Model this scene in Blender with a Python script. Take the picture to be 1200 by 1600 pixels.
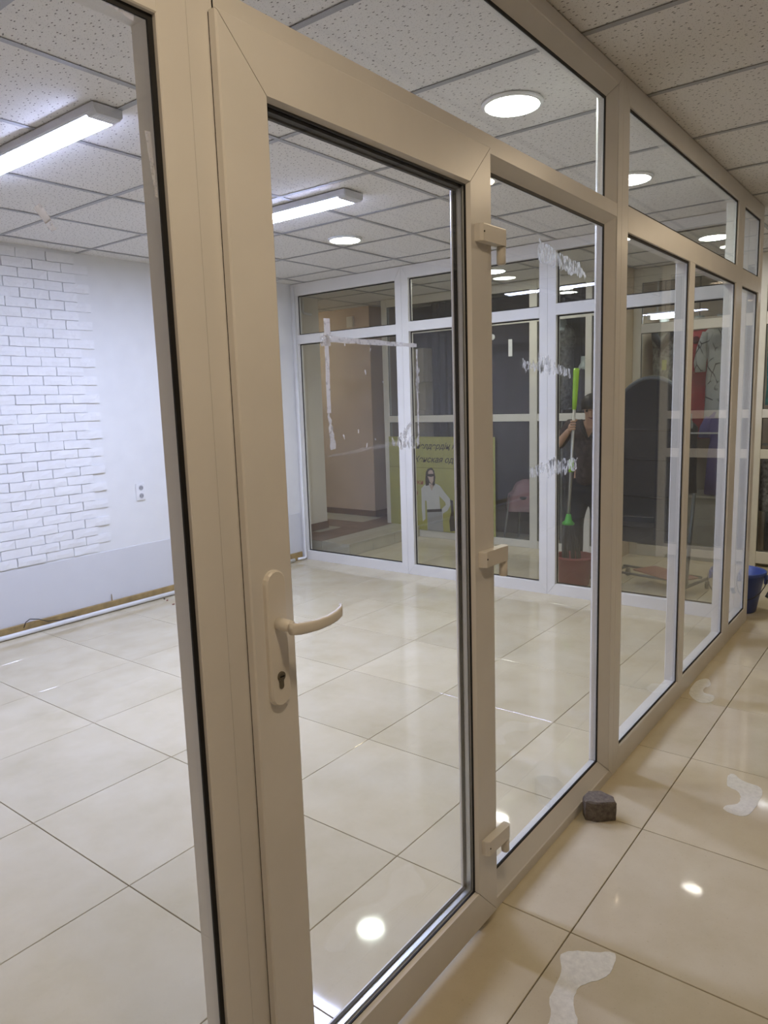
import bpy, bmesh, math, random
from mathutils import Vector, Matrix
random.seed(7)
SC = bpy.context.scene
for o in list(bpy.data.objects): bpy.data.objects.remove(o)
COL = SC.collection

# ------------------------------------------------------------------ camera
CAMP = (-1.7349, -0.9483, 1.4750)
YAW, PITCH, ROLL, FPX = 0.6593, -0.1514, -0.0318, 1138.3
cam = bpy.data.cameras.new('camera'); camo = bpy.data.objects.new('camera', cam); COL.objects.link(camo)
cam.sensor_fit = 'HORIZONTAL'; cam.sensor_width = 36.0; cam.lens = FPX / 1200 * 36.0
cam.clip_start = 0.02; cam.clip_end = 60
fw = Vector((math.cos(YAW)*math.cos(PITCH), math.sin(YAW)*math.cos(PITCH), math.sin(PITCH)))
rt = fw.cross(Vector((0, 0, 1))).normalized(); up = rt.cross(fw)
r2 = rt*math.cos(ROLL) + up*math.sin(ROLL); u2 = -rt*math.sin(ROLL) + up*math.cos(ROLL)
camo.matrix_world = Matrix(((r2.x, u2.x, -fw.x, CAMP[0]), (r2.y, u2.y, -fw.y, CAMP[1]), (r2.z, u2.z, -fw.z, CAMP[2]), (0, 0, 0, 1)))
SC.camera = camo

# ------------------------------------------------------------------ world, exposure, lamp strengths
W = bpy.data.worlds.new('world'); SC.world = W; W.use_nodes = True
W.node_tree.nodes['Background'].inputs[0].default_value = (1.0, 0.86, 0.68, 1)
W.node_tree.nodes['Background'].inputs[1].default_value = 0.15
SC.view_settings.view_transform = 'Standard'; SC.view_settings.look = 'None'
SC.view_settings.gamma = 1.0; SC.view_settings.use_curve_mapping = False
SC.view_settings.exposure = 0.1
try:
    SC.cycles.transparent_max_bounces = 24; SC.cycles.max_bounces = 10; SC.cycles.diffuse_bounces = 5; SC.cycles.glossy_bounces = 5
except Exception: pass
E_BATTEN, E_ROUND, E_CORR, E_FAR, E_HALL = 108.0, 52.0, 80.0, 12.0, 95.0

# ------------------------------------------------------------------ material helpers
def nt(name):
    m = bpy.data.materials.new(name); m.use_nodes = True
    t = m.node_tree; b = t.nodes['Principled BSDF']; return m, t, b
def lk(t, a, b): t.links.new(a, b)
def N(t, k, **kw):
    n = t.nodes.new(k)
    for a, v in kw.items():
        if hasattr(n, a): setattr(n, a, v)
    return n
def ramp(t, fac, stops):
    r = N(t, 'ShaderNodeValToRGB'); e = r.color_ramp.elements
    while len(e) < len(stops): e.new(0.5)
    for i, (p, c) in enumerate(stops): e[i].position = p; e[i].color = (*c, 1) if len(c) == 3 else c
    lk(t, fac, r.inputs[0]); return r.outputs[0]
def noise(t, scale, detail=3, rough=.5, vec=None):
    n = N(t, 'ShaderNodeTexNoise'); n.inputs['Scale'].default_value = scale
    n.inputs['Detail'].default_value = detail; n.inputs['Roughness'].default_value = rough
    if vec is None:
        c = N(t, 'ShaderNodeTexCoord'); vec = c.outputs['Object']
    lk(t, vec, n.inputs['Vector']); return n.outputs['Fac']
def bump(t, b, h, s=.3, d=.01):
    n = N(t, 'ShaderNodeBump'); n.inputs['Strength'].default_value = s; n.inputs['Distance'].default_value = d
    lk(t, h, n.inputs['Height']); lk(t, n.outputs[0], b.inputs['Normal'])
def mat(name, c, rough=.5, metal=0, var=.06, vs=8, bp=0, bs=40, spec=None, bd=.004, obj_rand=0.0, sheen=0):
    """plain procedural material: colour with a little noise wear, optional bump"""
    m, t, b = nt(name)
    geo = N(t, 'ShaderNodeNewGeometry'); vec = geo.outputs['Position']
    f = noise(t, vs, 4, .6, vec)
    lo = [max(0, x*(1-var)) for x in c]; hi = [min(1, x*(1+var)) for x in c]
    col = ramp(t, f, [(.3, lo), (.7, hi)])
    if obj_rand:
        oi = N(t, 'ShaderNodeObjectInfo'); hs = N(t, 'ShaderNodeHueSaturation')
        mr = N(t, 'ShaderNodeMapRange'); lk(t, oi.outputs['Random'], mr.inputs['Value'])
        mr.inputs['To Min'].default_value = 1-obj_rand; mr.inputs['To Max'].default_value = 1+obj_rand
        lk(t, mr.outputs[0], hs.inputs['Value']); lk(t, col, hs.inputs['Color']); col = hs.outputs[0]
    lk(t, col, b.inputs['Base Color'])
    b.inputs['Roughness'].default_value = rough; b.inputs['Metallic'].default_value = metal
    if spec is not None: b.inputs['Specular IOR Level'].default_value = spec
    if bp: bump(t, b, noise(t, bs, 3, .6, vec), bp, bd)
    return m
def emis(name, c, s):
    m, t, b = nt(name)
    b.inputs['Base Color'].default_value = (*c, 1); b.inputs['Emission Color'].default_value = (*c, 1)
    b.inputs['Emission Strength'].default_value = s; return m
def glass(name, tint=(.975, .985, .978), dirt=.009):
    m = bpy.data.materials.new(name); m.use_nodes = True; t = m.node_tree; t.nodes.clear()
    out = N(t, 'ShaderNodeOutputMaterial'); geo = N(t, 'ShaderNodeNewGeometry')
    ior = N(t, 'ShaderNodeMapRange'); lk(t, geo.outputs['Backfacing'], ior.inputs['Value'])
    ior.inputs['To Min'].default_value = 1.5; ior.inputs['To Max'].default_value = 1/1.5
    fr = N(t, 'ShaderNodeFresnel'); lk(t, ior.outputs[0], fr.inputs['IOR'])
    tr = N(t, 'ShaderNodeBsdfTransparent'); tr.inputs[0].default_value = (*tint, 1)
    gl = N(t, 'ShaderNodeBsdfGlossy'); gl.inputs['Roughness'].default_value = .0
    mx = N(t, 'ShaderNodeMixShader'); lk(t, fr.outputs[0], mx.inputs[0]); lk(t, tr.outputs[0], mx.inputs[1]); lk(t, gl.outputs[0], mx.inputs[2])
    df = N(t, 'ShaderNodeBsdfDiffuse'); df.inputs[0].default_value = (.8, .82, .8, 1)
    n = noise(t, 2.2, 6, .7, geo.outputs['Position'])
    dr = N(t, 'ShaderNodeMapRange'); lk(t, n, dr.inputs['Value']); dr.inputs['From Min'].default_value = .4; dr.inputs['From Max'].default_value = .75
    dr.inputs['To Min'].default_value = dirt*.3; dr.inputs['To Max'].default_value = dirt
    m2 = N(t, 'ShaderNodeMixShader'); lk(t, dr.outputs[0], m2.inputs[0]); lk(t, mx.outputs[0], m2.inputs[1]); lk(t, df.outputs[0], m2.inputs[2])
    lk(t, m2.outputs[0], out.inputs[0]); return m
def smear(name, c, cover, scale=60, lo=.4, hi=.6, stretch=(1, 1, 1)):
    """patchy translucent film (tape glue) : diffuse + transparent broken by noise"""
    m = bpy.data.materials.new(name); m.use_nodes = True; t = m.node_tree; t.nodes.clear()
    out = N(t, 'ShaderNodeOutputMaterial'); geo = N(t, 'ShaderNodeNewGeometry')
    mp = N(t, 'ShaderNodeMapping'); mp.inputs['Scale'].default_value = stretch; lk(t, geo.outputs['Position'], mp.inputs[0])
    n = noise(t, scale, 5, .65, mp.outputs[0])
    mr = N(t, 'ShaderNodeMapRange'); lk(t, n, mr.inputs['Value']); mr.inputs['From Min'].default_value = lo; mr.inputs['From Max'].default_value = hi
    mr.inputs['To Min'].default_value = 0; mr.inputs['To Max'].default_value = cover
    tr = N(t, 'ShaderNodeBsdfTransparent'); df = N(t, 'ShaderNodeBsdfDiffuse'); df.inputs[0].default_value = (*c, 1)
    tl = N(t, 'ShaderNodeBsdfTranslucent'); tl.inputs[0].default_value = (*c, 1)
    m1 = N(t, 'ShaderNodeMixShader'); m1.inputs[0].default_value = .72; lk(t, df.outputs[0], m1.inputs[1]); lk(t, tl.outputs[0], m1.inputs[2])
    m2 = N(t, 'ShaderNodeMixShader'); lk(t, mr.outputs[0], m2.inputs[0]); lk(t, tr.outputs[0], m2.inputs[1]); lk(t, m1.outputs[0], m2.inputs[2])
    lk(t, m2.outputs[0], out.inputs[0]); return m

M = {}
M['pvc'] = mat('white_pvc', (.79, .775, .745), .32, var=.03, vs=5)
M['pvc_far'] = mat('cream_pvc', (.72, .69, .60), .4, var=.04)
M['handle'] = mat('handle_plastic', (.78, .75, .69), .3, var=.02)
M['gasket'] = mat('black_rubber', (.006, .006, .007), .6)
M['spacer'] = mat('aluminium_spacer', (.6, .62, .64), .35, metal=.9)
M['glass'] = glass('pane_glass')
M['glass_far'] = glass('shop_glass', (.93, .94, .94), .02)
M['brass'] = mat('dull_steel', (.20, .18, .14), .4, metal=.8)
M['dark'] = mat('dark_hole', (.01, .01, .01), .8)
M['plaster'] = mat('white_plaster', (.80, .80, .79), .85, var=.03, bp=.25, bs=14)
M['brick'] = mat('white_painted_brick', (.84, .84, .84), .75, var=.03, bp=.6, bs=55, bd=.003)
M['plinth'] = mat('grey_white_panel', (.70, .70, .71), .7, var=.02)
M['wood'] = mat('golden_wood', (.36, .25, .10), .5, var=.3, vs=14)
M['pipe'] = mat('white_plastic_pipe', (.82, .82, .82), .35)
M['grout'] = mat('dark_grout', (.10, .085, .065), .9)
M['gridbar'] = mat('shaded_grid_bar', (.36, .36, .37), .5)  # white-painted bars, their shaded look put into the grey
M['slab'] = mat('dark_slab', (.25, .24, .22), .9)
M['paint'] = mat('beige_wall', (.62, .48, .37), .8, var=.05, vs=3)
M['paintl'] = mat('light_beige_wall', (.80, .74, .64), .8, var=.05, vs=3)
M['cream'] = mat('cream_wall', (.66, .55, .40), .8, var=.04)
M['taupe'] = mat('taupe_wall', (.13, .10, .075), .8, var=.05)
M['brown'] = mat('brown_tile', (.20, .125, .09), .3, var=.2)
M['ptile'] = mat('platform_tile', (.50, .47, .38), .3, var=.08, obj_rand=.05)
M['stone'] = mat('grey_concrete', (.17, .145, .12), .95, var=.35, vs=70, bp=.9, bs=160, bd=.004)
M['lamp_body'] = mat('grey_lamp_body', (.62, .63, .66), .4)
M['rim'] = mat('white_rim', (.8, .8, .8), .4)
M['batten'] = emis('batten_light', (.56, .625, 1.0), E_BATTEN)
M['round'] = emis('round_light', (.93, 1.0, .90), E_ROUND)
M['hall'] = emis('hall_light', (1.0, .97, .88), E_HALL)
M['warm'] = emis('warm_light', (1.0, .785, .53), E_CORR)
M['farl'] = emis('far_light', (.95, .97, 1.0), E_FAR)
M['blue'] = mat('blue_plastic', (.05, .085, .30), .4, var=.1)
M['red'] = mat('dark_red_plastic', (.28, .045, .055), .4, var=.12)
M['green'] = mat('lime_plastic', (.35, .62, .04), .4)
M['green2'] = mat('green_plastic', (.10, .45, .07), .4)
M['steel'] = mat('grey_steel', (.45, .44, .42), .35, metal=.7)
M['dsteel'] = mat('dark_steel', (.10, .11, .11), .45, metal=.4)
M['mop'] = mat('dark_mop_strings', (.03, .03, .03), .95, bp=.8, bs=120)
M['skin'] = mat('skin', (.52, .31, .20), .55, var=.05)
M['hair'] = mat('dark_hair', (.018, .014, .012), .5, var=.3, bp=.4, bs=120)
M['shirt'] = mat('dark_patterned_blouse', (.050, .036, .034), .8, var=.85, vs=34)
M['trouser'] = mat('dark_trousers', (.016, .017, .020), .85, var=.2)
M['shoe'] = mat('dark_shoes', (.05, .04, .035), .6)
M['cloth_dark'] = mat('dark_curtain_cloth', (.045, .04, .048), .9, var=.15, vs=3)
M['cloth_maroon'] = mat('dark_maroon_cloth', (.060, .035, .042), .9, var=.15, vs=3)
M['cover'] = mat('black_cover_cloth', (.012, .013, .015), .8, var=.3, vs=4)
M['board'] = mat('red_brown_board', (.28, .12, .08), .8)
M['box'] = mat('box_card', (.42, .36, .26), .8, var=.1)
M['reddress'] = mat('red_cloth', (.62, .05, .06), .7, var=.1)
M['purple'] = mat('purple_cloth', (.14, .11, .34), .7, var=.12)
M['teal'] = mat('teal_cloth', (.05, .42, .42), .6, var=.5, vs=22)
M['magenta'] = mat('magenta_pattern_cloth', (.13, .02, .07), .7, var=.9, vs=30)
M['wine'] = mat('wine_cloth', (.16, .02, .035), .7)
M['greyfloral'] = mat('grey_pattern_cloth', (.13, .125, .115), .8, var=.9, vs=34)
M['spotted'] = mat('spotted_cloth', (.34, .34, .31), .8, var=.85, vs=30)
M['manne'] = mat('grey_white_mannequin', (.55, .60, .56), .4)
M['white'] = mat('white_card', (.8, .8, .78), .6)
M['yellowtag'] = mat('yellow_tag', (.7, .75, .2), .6)
M['pink'] = mat('dusty_pink_cloth', (.40, .22, .23), .8)
M['poster_y'] = mat('poster_yellow', (.40, .39, .12), .5, var=.08)
M['poster_g'] = mat('poster_olive', (.26, .25, .06), .5, var=.05)
M['ink'] = mat('poster_dark_ink', (.055, .045, .035), .6)
M['inkred'] = mat('poster_red_ink', (.30, .08, .04), .6)
M['pwhite'] = mat('poster_white', (.60, .60, .56), .6, var=.05)
M['pskin'] = mat('poster_skin', (.55, .42, .33), .6)
M['pgrey'] = mat('poster_grey', (.36, .36, .35), .6)
M['cable'] = mat('black_cable', (.02, .02, .022), .5)
M['tape'] = smear('tape_film', (.84, .84, .84), .85, 55, .22, .46)
M['tape_thin'] = smear('tape_trace', (.78, .78, .77), .60, 70, .26, .52)
M['tape_faint'] = smear('faint_tape_film', (.7, .7, .7), .14, 40, .3, .6)  # barely visible film of tape residue
M['scrape'] = smear('glue_scrapes', (.70, .71, .70), .75, 120, .46, .58, (1, 1, .35))
M['glue'] = mat('dried_glue', (.76, .75, .68), .35, var=.10, vs=60, bp=.4, bs=150)

def floor_mat():
    m, t, b = nt('porcelain_tile')
    geo = N(t, 'ShaderNodeNewGeometry'); oi = N(t, 'ShaderNodeObjectInfo')
    f = noise(t, 3.5, 6, .62, geo.outputs['Position']); f2 = noise(t, 130, 2, .5, geo.outputs['Position'])
    c1 = ramp(t, f, [(.3, (.545, .475, .325)), (.5, (.60, .53, .38)), (.72, (.645, .58, .435))])
    sp = ramp(t, f2, [(.25, (.80, .78, .74)), (.36, (1, 1, 1))])
    mx = N(t, 'ShaderNodeMix'); mx.data_type = 'RGBA'; mx.blend_type = 'MULTIPLY'; mx.inputs[0].default_value = .5
    lk(t, c1, mx.inputs[6]); lk(t, sp, mx.inputs[7])
    hs = N(t, 'ShaderNodeHueSaturation'); mr = N(t, 'ShaderNodeMapRange'); lk(t, oi.outputs['Random'], mr.inputs['Value'])
    mr.inputs['To Min'].default_value = .95; mr.inputs['To Max'].default_value = 1.05
    lk(t, mr.outputs[0], hs.inputs['Value']); lk(t, mx.outputs[2], hs.inputs['Color']); lk(t, hs.outputs[0], b.inputs['Base Color'])
    rr = N(t, 'ShaderNodeMapRange'); lk(t, f, rr.inputs['Value']); rr.inputs['To Min'].default_value = .02; rr.inputs['To Max'].default_value = .09
    lk(t, rr.outputs[0], b.inputs['Roughness']); b.inputs['Specular IOR Level'].default_value = .38; return m
M['tile'] = floor_mat()
def ceil_mat():
    m, t, b = nt('mineral_ceiling_tile')
    geo = N(t, 'ShaderNodeNewGeometry')
    def dots(scale, st, lo, hi, rot):
        mp = N(t, 'ShaderNodeMapping'); mp.inputs['Scale'].default_value = st; mp.inputs['Rotation'].default_value = (0, 0, rot)
        lk(t, geo.outputs['Position'], mp.inputs[0])
        v = N(t, 'ShaderNodeTexVoronoi'); v.voronoi_dimensions = '2D'; v.inputs['Scale'].default_value = scale; lk(t, mp.outputs[0], v.inputs['Vector'])
        return ramp(t, v.outputs['Distance'], [(lo, (0, 0, 0)), (hi, (1, 1, 1))])
    d1 = dots(46, (1, .5, 1), .075, .11, .5); d2 = dots(70, (1, 1, 1), .05, .08, 1.0)
    mx = N(t, 'ShaderNodeMath'); mx.operation = 'MINIMUM'; lk(t, d1, mx.inputs[0]); lk(t, d2, mx.inputs[1])
    col = ramp(t, mx.outputs[0], [(0, (.14, .13, .12)), (1, (.76, .74, .71))])
    lk(t, col, b.inputs['Base Color']); b.inputs['Roughness'].default_value = .9; return m
M['ceil'] = ceil_mat()
def floral_mat():
    m, t, b = nt('white_floral_cloth')
    geo = N(t, 'ShaderNodeNewGeometry'); v = N(t, 'ShaderNodeTexVoronoi'); v.feature = 'DISTANCE_TO_EDGE'; v.inputs['Scale'].default_value = 9
    mp = N(t, 'ShaderNodeMapping'); mp.inputs['Scale'].default_value = (1, 1.6, .8); lk(t, geo.outputs['Position'], mp.inputs[0]); lk(t, mp.outputs[0], v.inputs['Vector'])
    n = noise(t, 9, 3, .6, geo.outputs['Position'])
    a = ramp(t, v.outputs['Distance'], [(.015, (.06, .05, .05)), (.05, (.72, .72, .68))])
    f = ramp(t, n, [(.47, (0, 0, 0)), (.53, (1, 1, 1))])
    mx = N(t, 'ShaderNodeMix'); mx.data_type = 'RGBA'; lk(t, f, mx.inputs[0]); mx.inputs[6].default_value = (.74, .74, .70, 1); lk(t, a, mx.inputs[7])
    lk(t, mx.outputs[2], b.inputs['Base Color']); b.inputs['Roughness'].default_value = .7; return m
M['floral'] = floral_mat()

# ------------------------------------------------------------------ object helpers
def link(name, me, m=None, parent=None, smooth=False):
    o = bpy.data.objects.new(name, me); COL.objects.link(o)
    if m is not None and len(me.materials) == 0: me.materials.append(M[m] if isinstance(m, str) else m)
    if parent: o.parent = parent
    if smooth:
        for p in me.polygons: p.use_smooth = True
    return o
def tag(o, label, cat=None, group=None, kind=None):
    o['label'] = label
    if cat: o['category'] = cat
    if group: o['group'] = group
    if kind: o['kind'] = kind
    return o
def empty(name, loc=(0, 0, 0)):
    o = bpy.data.objects.new(name, None); COL.objects.link(o); o.location = loc; o.empty_display_size = .05
    bpy.context.view_layer.update(); return o
def put(name, bm, m, parent=None, smooth=False, world=True):
    """bmesh in world coordinates -> object; vertices are shifted to the parent's origin"""
    bmesh.ops.recalc_face_normals(bm, faces=bm.faces)
    if parent is not None and world:
        off = origin_of(parent)
        for v in bm.verts: v.co -= off
    me = bpy.data.meshes.new(name); bm.to_mesh(me); bm.free()
    return link(name, me, m, parent, smooth)
def origin_of(o):
    p = Vector((0, 0, 0))
    while o is not None: p += o.location; o = o.parent
    return p
def tbox(bm, a, b, c=0.0):
    """box from corner a to corner b with chamfer c"""
    x0, y0, z0 = [min(i, j) for i, j in zip(a, b)]; x1, y1, z1 = [max(i, j) for i, j in zip(a, b)]
    r = bmesh.ops.create_cube(bm, size=1)
    vs = r['verts']
    for v in vs:
        v.co = Vector((x0 if v.co.x < 0 else x1, y0 if v.co.y < 0 else y1, z0 if v.co.z < 0 else z1))
    if c:
        es = list({e for v in vs for e in v.link_edges})
        bmesh.ops.bevel(bm, geom=es, offset=c, segments=1, affect='EDGES')
    return vs
def box(name, a, b, m, parent=None, c=0.0):
    bm = bmesh.new(); tbox(bm, a, b, c); return put(name, bm, m, parent)
def loft(bm, rings, cap=True, closed=True):
    vr = [[bm.verts.new(p) for p in r] for r in rings]
    n = len(vr[0])
    for i in range(len(vr)-1):
        for j in range(n if closed else n-1):
            k = (j+1) % n
            bm.faces.new((vr[i][j], vr[i][k], vr[i+1][k], vr[i+1][j]))
    if cap and closed:
        bm.faces.new(vr[0][::-1]); bm.faces.new(vr[-1])
    return vr
def tube(bm, pts, rad, seg=8, cap=True):
    pts = [Vector(p) for p in pts]; rads = rad if isinstance(rad, (list, tuple)) else [rad]*len(pts)
    rings = []; ref = None
    for i, p in enumerate(pts):
        d = (pts[min(i+1, len(pts)-1)] - pts[max(i-1, 0)]).normalized()
        if ref is None: ref = Vector((0, 0, 1)) if abs(d.z) < .9 else Vector((1, 0, 0))
        a = d.cross(ref).normalized(); b = a.cross(d).normalized(); ref = b
        rings.append([p + rads[i]*(math.cos(2*math.pi*k/seg)*a + math.sin(2*math.pi*k/seg)*b) for k in range(seg)])
    loft(bm, rings, cap)
def lathe(bm, c, prof, seg=24, cap=True):
    c = Vector(c)
    loft(bm, [[c + Vector((r*math.cos(2*math.pi*k/seg), r*math.sin(2*math.pi*k/seg), z)) for k in range(seg)] for r, z in prof], cap)
def extrude_poly(bm, pts, vec):
    a = [Vector(p) for p in pts]; v = Vector(vec)
    loft(bm, [a, [p+v for p in a]], True)

# ------------------------------------------------------------------ glazing helpers (a = along the wall, d = depth, z)
class Plane:
    def __init__(s, fn): s.fn = fn
    def __call__(s, a, d, z): return Vector(s.fn(a, d, z))
FRONT = Plane(lambda a, d, z: (a, d, z))
def SIDE(x): return Plane(lambda a, d, z: (x+d, a, z))
G = .0009
def prism_ends(bm, A, B):
    loft(bm, [A, B], True)
def member(P, side, a0, a1, z0, z1, prof, name, parent, m='pvc', mit=(1, 1)):
    """one mitred frame member of the rectangle; prof = [(inward, depth)]"""
    bm = bmesh.new(); A = []; B = []
    for w, d in prof:
        l = w*mit[0]+G; r = w*mit[1]+G
        if side == 'top': A.append(P(a0+l, d, z1-w)); B.append(P(a1-r, d, z1-w))
        if side == 'bottom': A.append(P(a0+l, d, z0+w)); B.append(P(a1-r, d, z0+w))
        if side == 'left': A.append(P(a0+w, d, z0+l)); B.append(P(a0+w, d, z1-r))
        if side == 'right': A.append(P(a1-w, d, z0+l)); B.append(P(a1-w, d, z1-r))
    prism_ends(bm, A, B)
    return put(name, bm, m, parent)
def bar(P, hor, s0, s1, c0, c1, prof, name, parent, m='pvc'):
    """straight bar; runs s0..s1, spans c0..c1 across; prof mirrored on both edges: [(inward from each edge's outer flat, depth)]"""
    bm = bmesh.new(); A = []; B = []
    half = [(t, d) for t, d in prof]
    mid = (c0+c1)/2; hw = (c1-c0)/2
    poly = [(mid+hw+t, d) for t, d in half] + [(mid-hw-t, d) for t, d in reversed(half)]
    for c, d in poly:
        if hor: A.append(P(s0, d, c)); B.append(P(s1, d, c))
        else: A.append(P(c, d, s0)); B.append(P(c, d, s1))
    prism_ends(bm, A, B)
    return put(name, bm, m, parent)
def ring_mesh(P, a0, a1, z0, z1, prof, sides=('top', 'bottom', 'left', 'right')):
    bm = bmesh.new()
    for side in sides:
        A = []; B = []
        for w, d in prof:
            if side == 'top': A.append(P(a0+w, d, z1-w)); B.append(P(a1-w, d, z1-w))
            if side == 'bottom': A.append(P(a0+w, d, z0+w)); B.append(P(a1-w, d, z0+w))
            if side == 'left': A.append(P(a0+w, d, z0+w)); B.append(P(a0+w, d, z1-w))
            if side == 'right': A.append(P(a1-w, d, z0+w)); B.append(P(a1-w, d, z1-w))
        prism_ends(bm, A, B)
    return bm
def light_opening(P, a0, a1, z0, z1, dg, parent, gw=.009, m='glass', gask=True):
    """glass pane with rubber gasket filling an opening, pane centred at depth dg"""
    bm = bmesh.new()
    pts = [P(a, d, z) for d in (dg-.002, dg+.002) for a, z in ((a0-.008, z0-.008), (a1+.008, z0-.008), (a1+.008, z1+.008), (a0-.008, z1+.008))]
    loft(bm, [pts[:4], pts[4:]], True)
    pane = put('pane', bm, m, parent)
    if gask:
        put('gasket', ring_mesh(P, a0, a1, z0, z1, [(-.004, dg-.006), (gw, dg-.006), (gw, dg-.0021), (-.004, dg-.0021)]), 'gasket', parent)
    return pane
def sq(w, D=.065, c=.002): return [(0, 0), (w-c, 0), (w, c), (w, D-.004), (w-.004, D), (0, D)]
AP = [(0, 0), (.042, 0), (.044, .003), (.088, .028), (.088, .055), (.078, .065), (0, .065)]
def ring4(P, a0, a1, z0, z1, prof, parent, m='pvc'):
    for s, n in (('top', 'top_rail'), ('bottom', 'bottom_rail'), ('left', 'stile'), ('right', 'stile')):
        member(P, s, a0, a1, z0, z1, prof, n, parent, m)
def struct(name, label, loc=(0, 0, 0)):
    o = empty(name, loc); tag(o, label, kind='structure'); return o

H = 2.5426
X1 = 3.2124; Y1 = 3.889; XO = X1+.065
XW = -2.45; YS = -2.45          # west wall, south wall
XL, XR = 4.68, 4.88              # opposite shop fronts
XE, YN = 7.0, 6.2

# ================================================================== floor
FT = .6; FY = -.2121
fl = box('floor', (XW, YS, -.10), (XE, YN, -.007), 'grout'); tag(fl, 'polished cream porcelain tile floor with dark joints', kind='structure')
tile_cache = {}
def chamfer_tile(w, h, t, c):
    key = (round(w, 4), round(h, 4), t, c)
    if key not in tile_cache:
        bm = bmesh.new()
        r0 = [(-w/2, -h/2, -t), (w/2, -h/2, -t), (w/2, h/2, -t), (-w/2, h/2, -t)]
        r1 = [(x, y, -c) for x, y, _ in r0]
        r2 = [(-w/2+c, -h/2+c, 0), (w/2-c, -h/2+c, 0), (w/2-c, h/2-c, 0), (-w/2+c, h/2-c, 0)]
        loft(bm, [[Vector(p) for p in r] for r in (r0, r1, r2)], True)
        bmesh.ops.recalc_face_normals(bm, faces=bm.faces)
        me = bpy.data.meshes.new('tile'); bm.to_mesh(me); bm.free(); me.materials.append(M['tile']); tile_cache[key] = me
    return tile_cache[key]
for i in range(-5, 12):
    for j in range(-4, 9):
        x0, x1, y0, y1 = i*FT, (i+1)*FT, FY+j*FT, FY+(j+1)*FT
        x0 = max(x0, XW); y0 = max(y0, YS); y1 = min(y1, 3.9 if x0 < 3.19 else 4.6)
        if x1-x0 < .03 or y1-y0 < .03 or x0 > 6.5: continue
        o = link('tile', chamfer_tile(x1-x0-.003, y1-y0-.003, .0075, .0012), None, fl)
        o.location = ((x0+x1)/2, (y0+y1)/2, 0)

# ================================================================== ceiling
CX, CY = .5425, .10
ce = box('ceiling', (XW, YS, H+.05), (XE, YN, H+.12), 'slab'); tag(ce, 'suspended ceiling of speckled mineral tiles in a white metal grid toned grey as if in shade', kind='structure')
bm = bmesh.new(); tbox(bm, (-.299, -.299, 0), (.299, .299, .012)); bmesh.ops.recalc_face_normals(bm, faces=bm.faces)
ctm = bpy.data.meshes.new('ceiling_tile'); bm.to_mesh(ctm); bm.free(); ctm.materials.append(M['ceil'])
for i in range(-5, 11):
    for j in range(-5, 10):
        x, y = CX+(i+.5)*.6, CY+(j+.5)*.6
        if x < XW-.2 or x > XE+.1 or y < YS-.3 or y > YN: continue
        o = link('ceiling_tile', ctm, None, ce); o.location = (x, y, H+.004+random.uniform(0, .002))
for i in range(-4, 11):
    x = CX+i*.6
    if XW < x < XE: box('grid_bar', (x-.012, YS, H+.001), (x+.012, YN, H+.003), 'gridbar', ce)
for j in range(-4, 10):
    y = CY+j*.6
    if YS < y < YN: box('grid_bar', (XW, y-.012, H+.0005), (XE, y+.012, H+.0025), 'gridbar', ce)

# ================================================================== outer walls
for n, a, b, m, lab in [('wall_west', (XW-.1, YS, 0), (XW, YN, H+.05), 'cream', 'plain cream wall at the closed end of the shop and corridor'),
                        ('wall_south', (XW, YS-.1, 0), (XE, YS, H+.05), 'taupe', 'plain taupe wall along the far side of the corridor'),
                        ('wall_north', (3.28, YN, 0), (XE, YN+.1, H+.05), 'paint', 'beige wall at the end of the passage behind the platform'),
                        ('wall_east', (XE, YS, 0), (XE+.1, YN, H+.05), 'taupe', 'taupe back wall inside the opposite shops')]:
    tag(box(n, a, b, m), lab, kind='structure')

# back wall with decorative bricks
wb = box('wall_back', (XW, Y1, 0), (3.28, Y1+.15, H+.05), 'plaster'); tag(wb, 'white plaster wall partly faced with white painted decorative bricks', kind='structure')
PITCH_Z, BL = .0627, .2
def brick_mesh(L, h, seed):
    rnd = random.Random(seed); bm = bmesh.new(); nx, nz = 5, 2
    def j(s): return rnd.uniform(-s, s)
    back = {}; mid = {}; fr = {}
    for ix in range(nx+1):
        for iz in range(nz+1):
            x = -L/2+L*ix/nx; z = -h/2+h*iz/nz
            e = ix in (0, nx) or iz in (0, nz)
            ex = j(.0016) if e else j(.01); ez = j(.0016) if e else j(.005)
            if ix in (0, nx): ex = j(.0015)
            fr[ix, iz] = bm.verts.new((x*.975+ex, -.016+j(.002) + (.0015 if e else 0), z*.962+ez))
    for ix in range(nx):
        for iz in range(nz):
            bm.faces.new((fr[ix, iz], fr[ix+1, iz], fr[ix+1, iz+1], fr[ix, iz+1]))
    per = [(i, 0) for i in range(nx)] + [(nx, i) for i in range(nz)] + [(i, nz) for i in range(nx, 0, -1)] + [(0, i) for i in range(nz, 0, -1)]
    bk = {k: bm.verts.new((fr[k].co.x*1.002, .008, fr[k].co.z*1.0)) for k in per}
    for q in range(len(per)):
        a, b = per[q], per[(q+1) % len(per)]
        bm.faces.new((fr[a], fr[b], bk[b], bk[a]))
    bmesh.ops.recalc_face_normals(bm, faces=bm.faces)
    me = bpy.data.meshes.new('brick'); bm.to_mesh(me); bm.free(); me.materials.append(M['brick']); return me
bms = [brick_mesh(BL-.002, PITCH_Z-.001, s) for s in range(9)]
bhalf = [brick_mesh(BL/2-.002, PITCH_Z-.001, 50+s) for s in range(3)]
bz0 = .457
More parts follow.
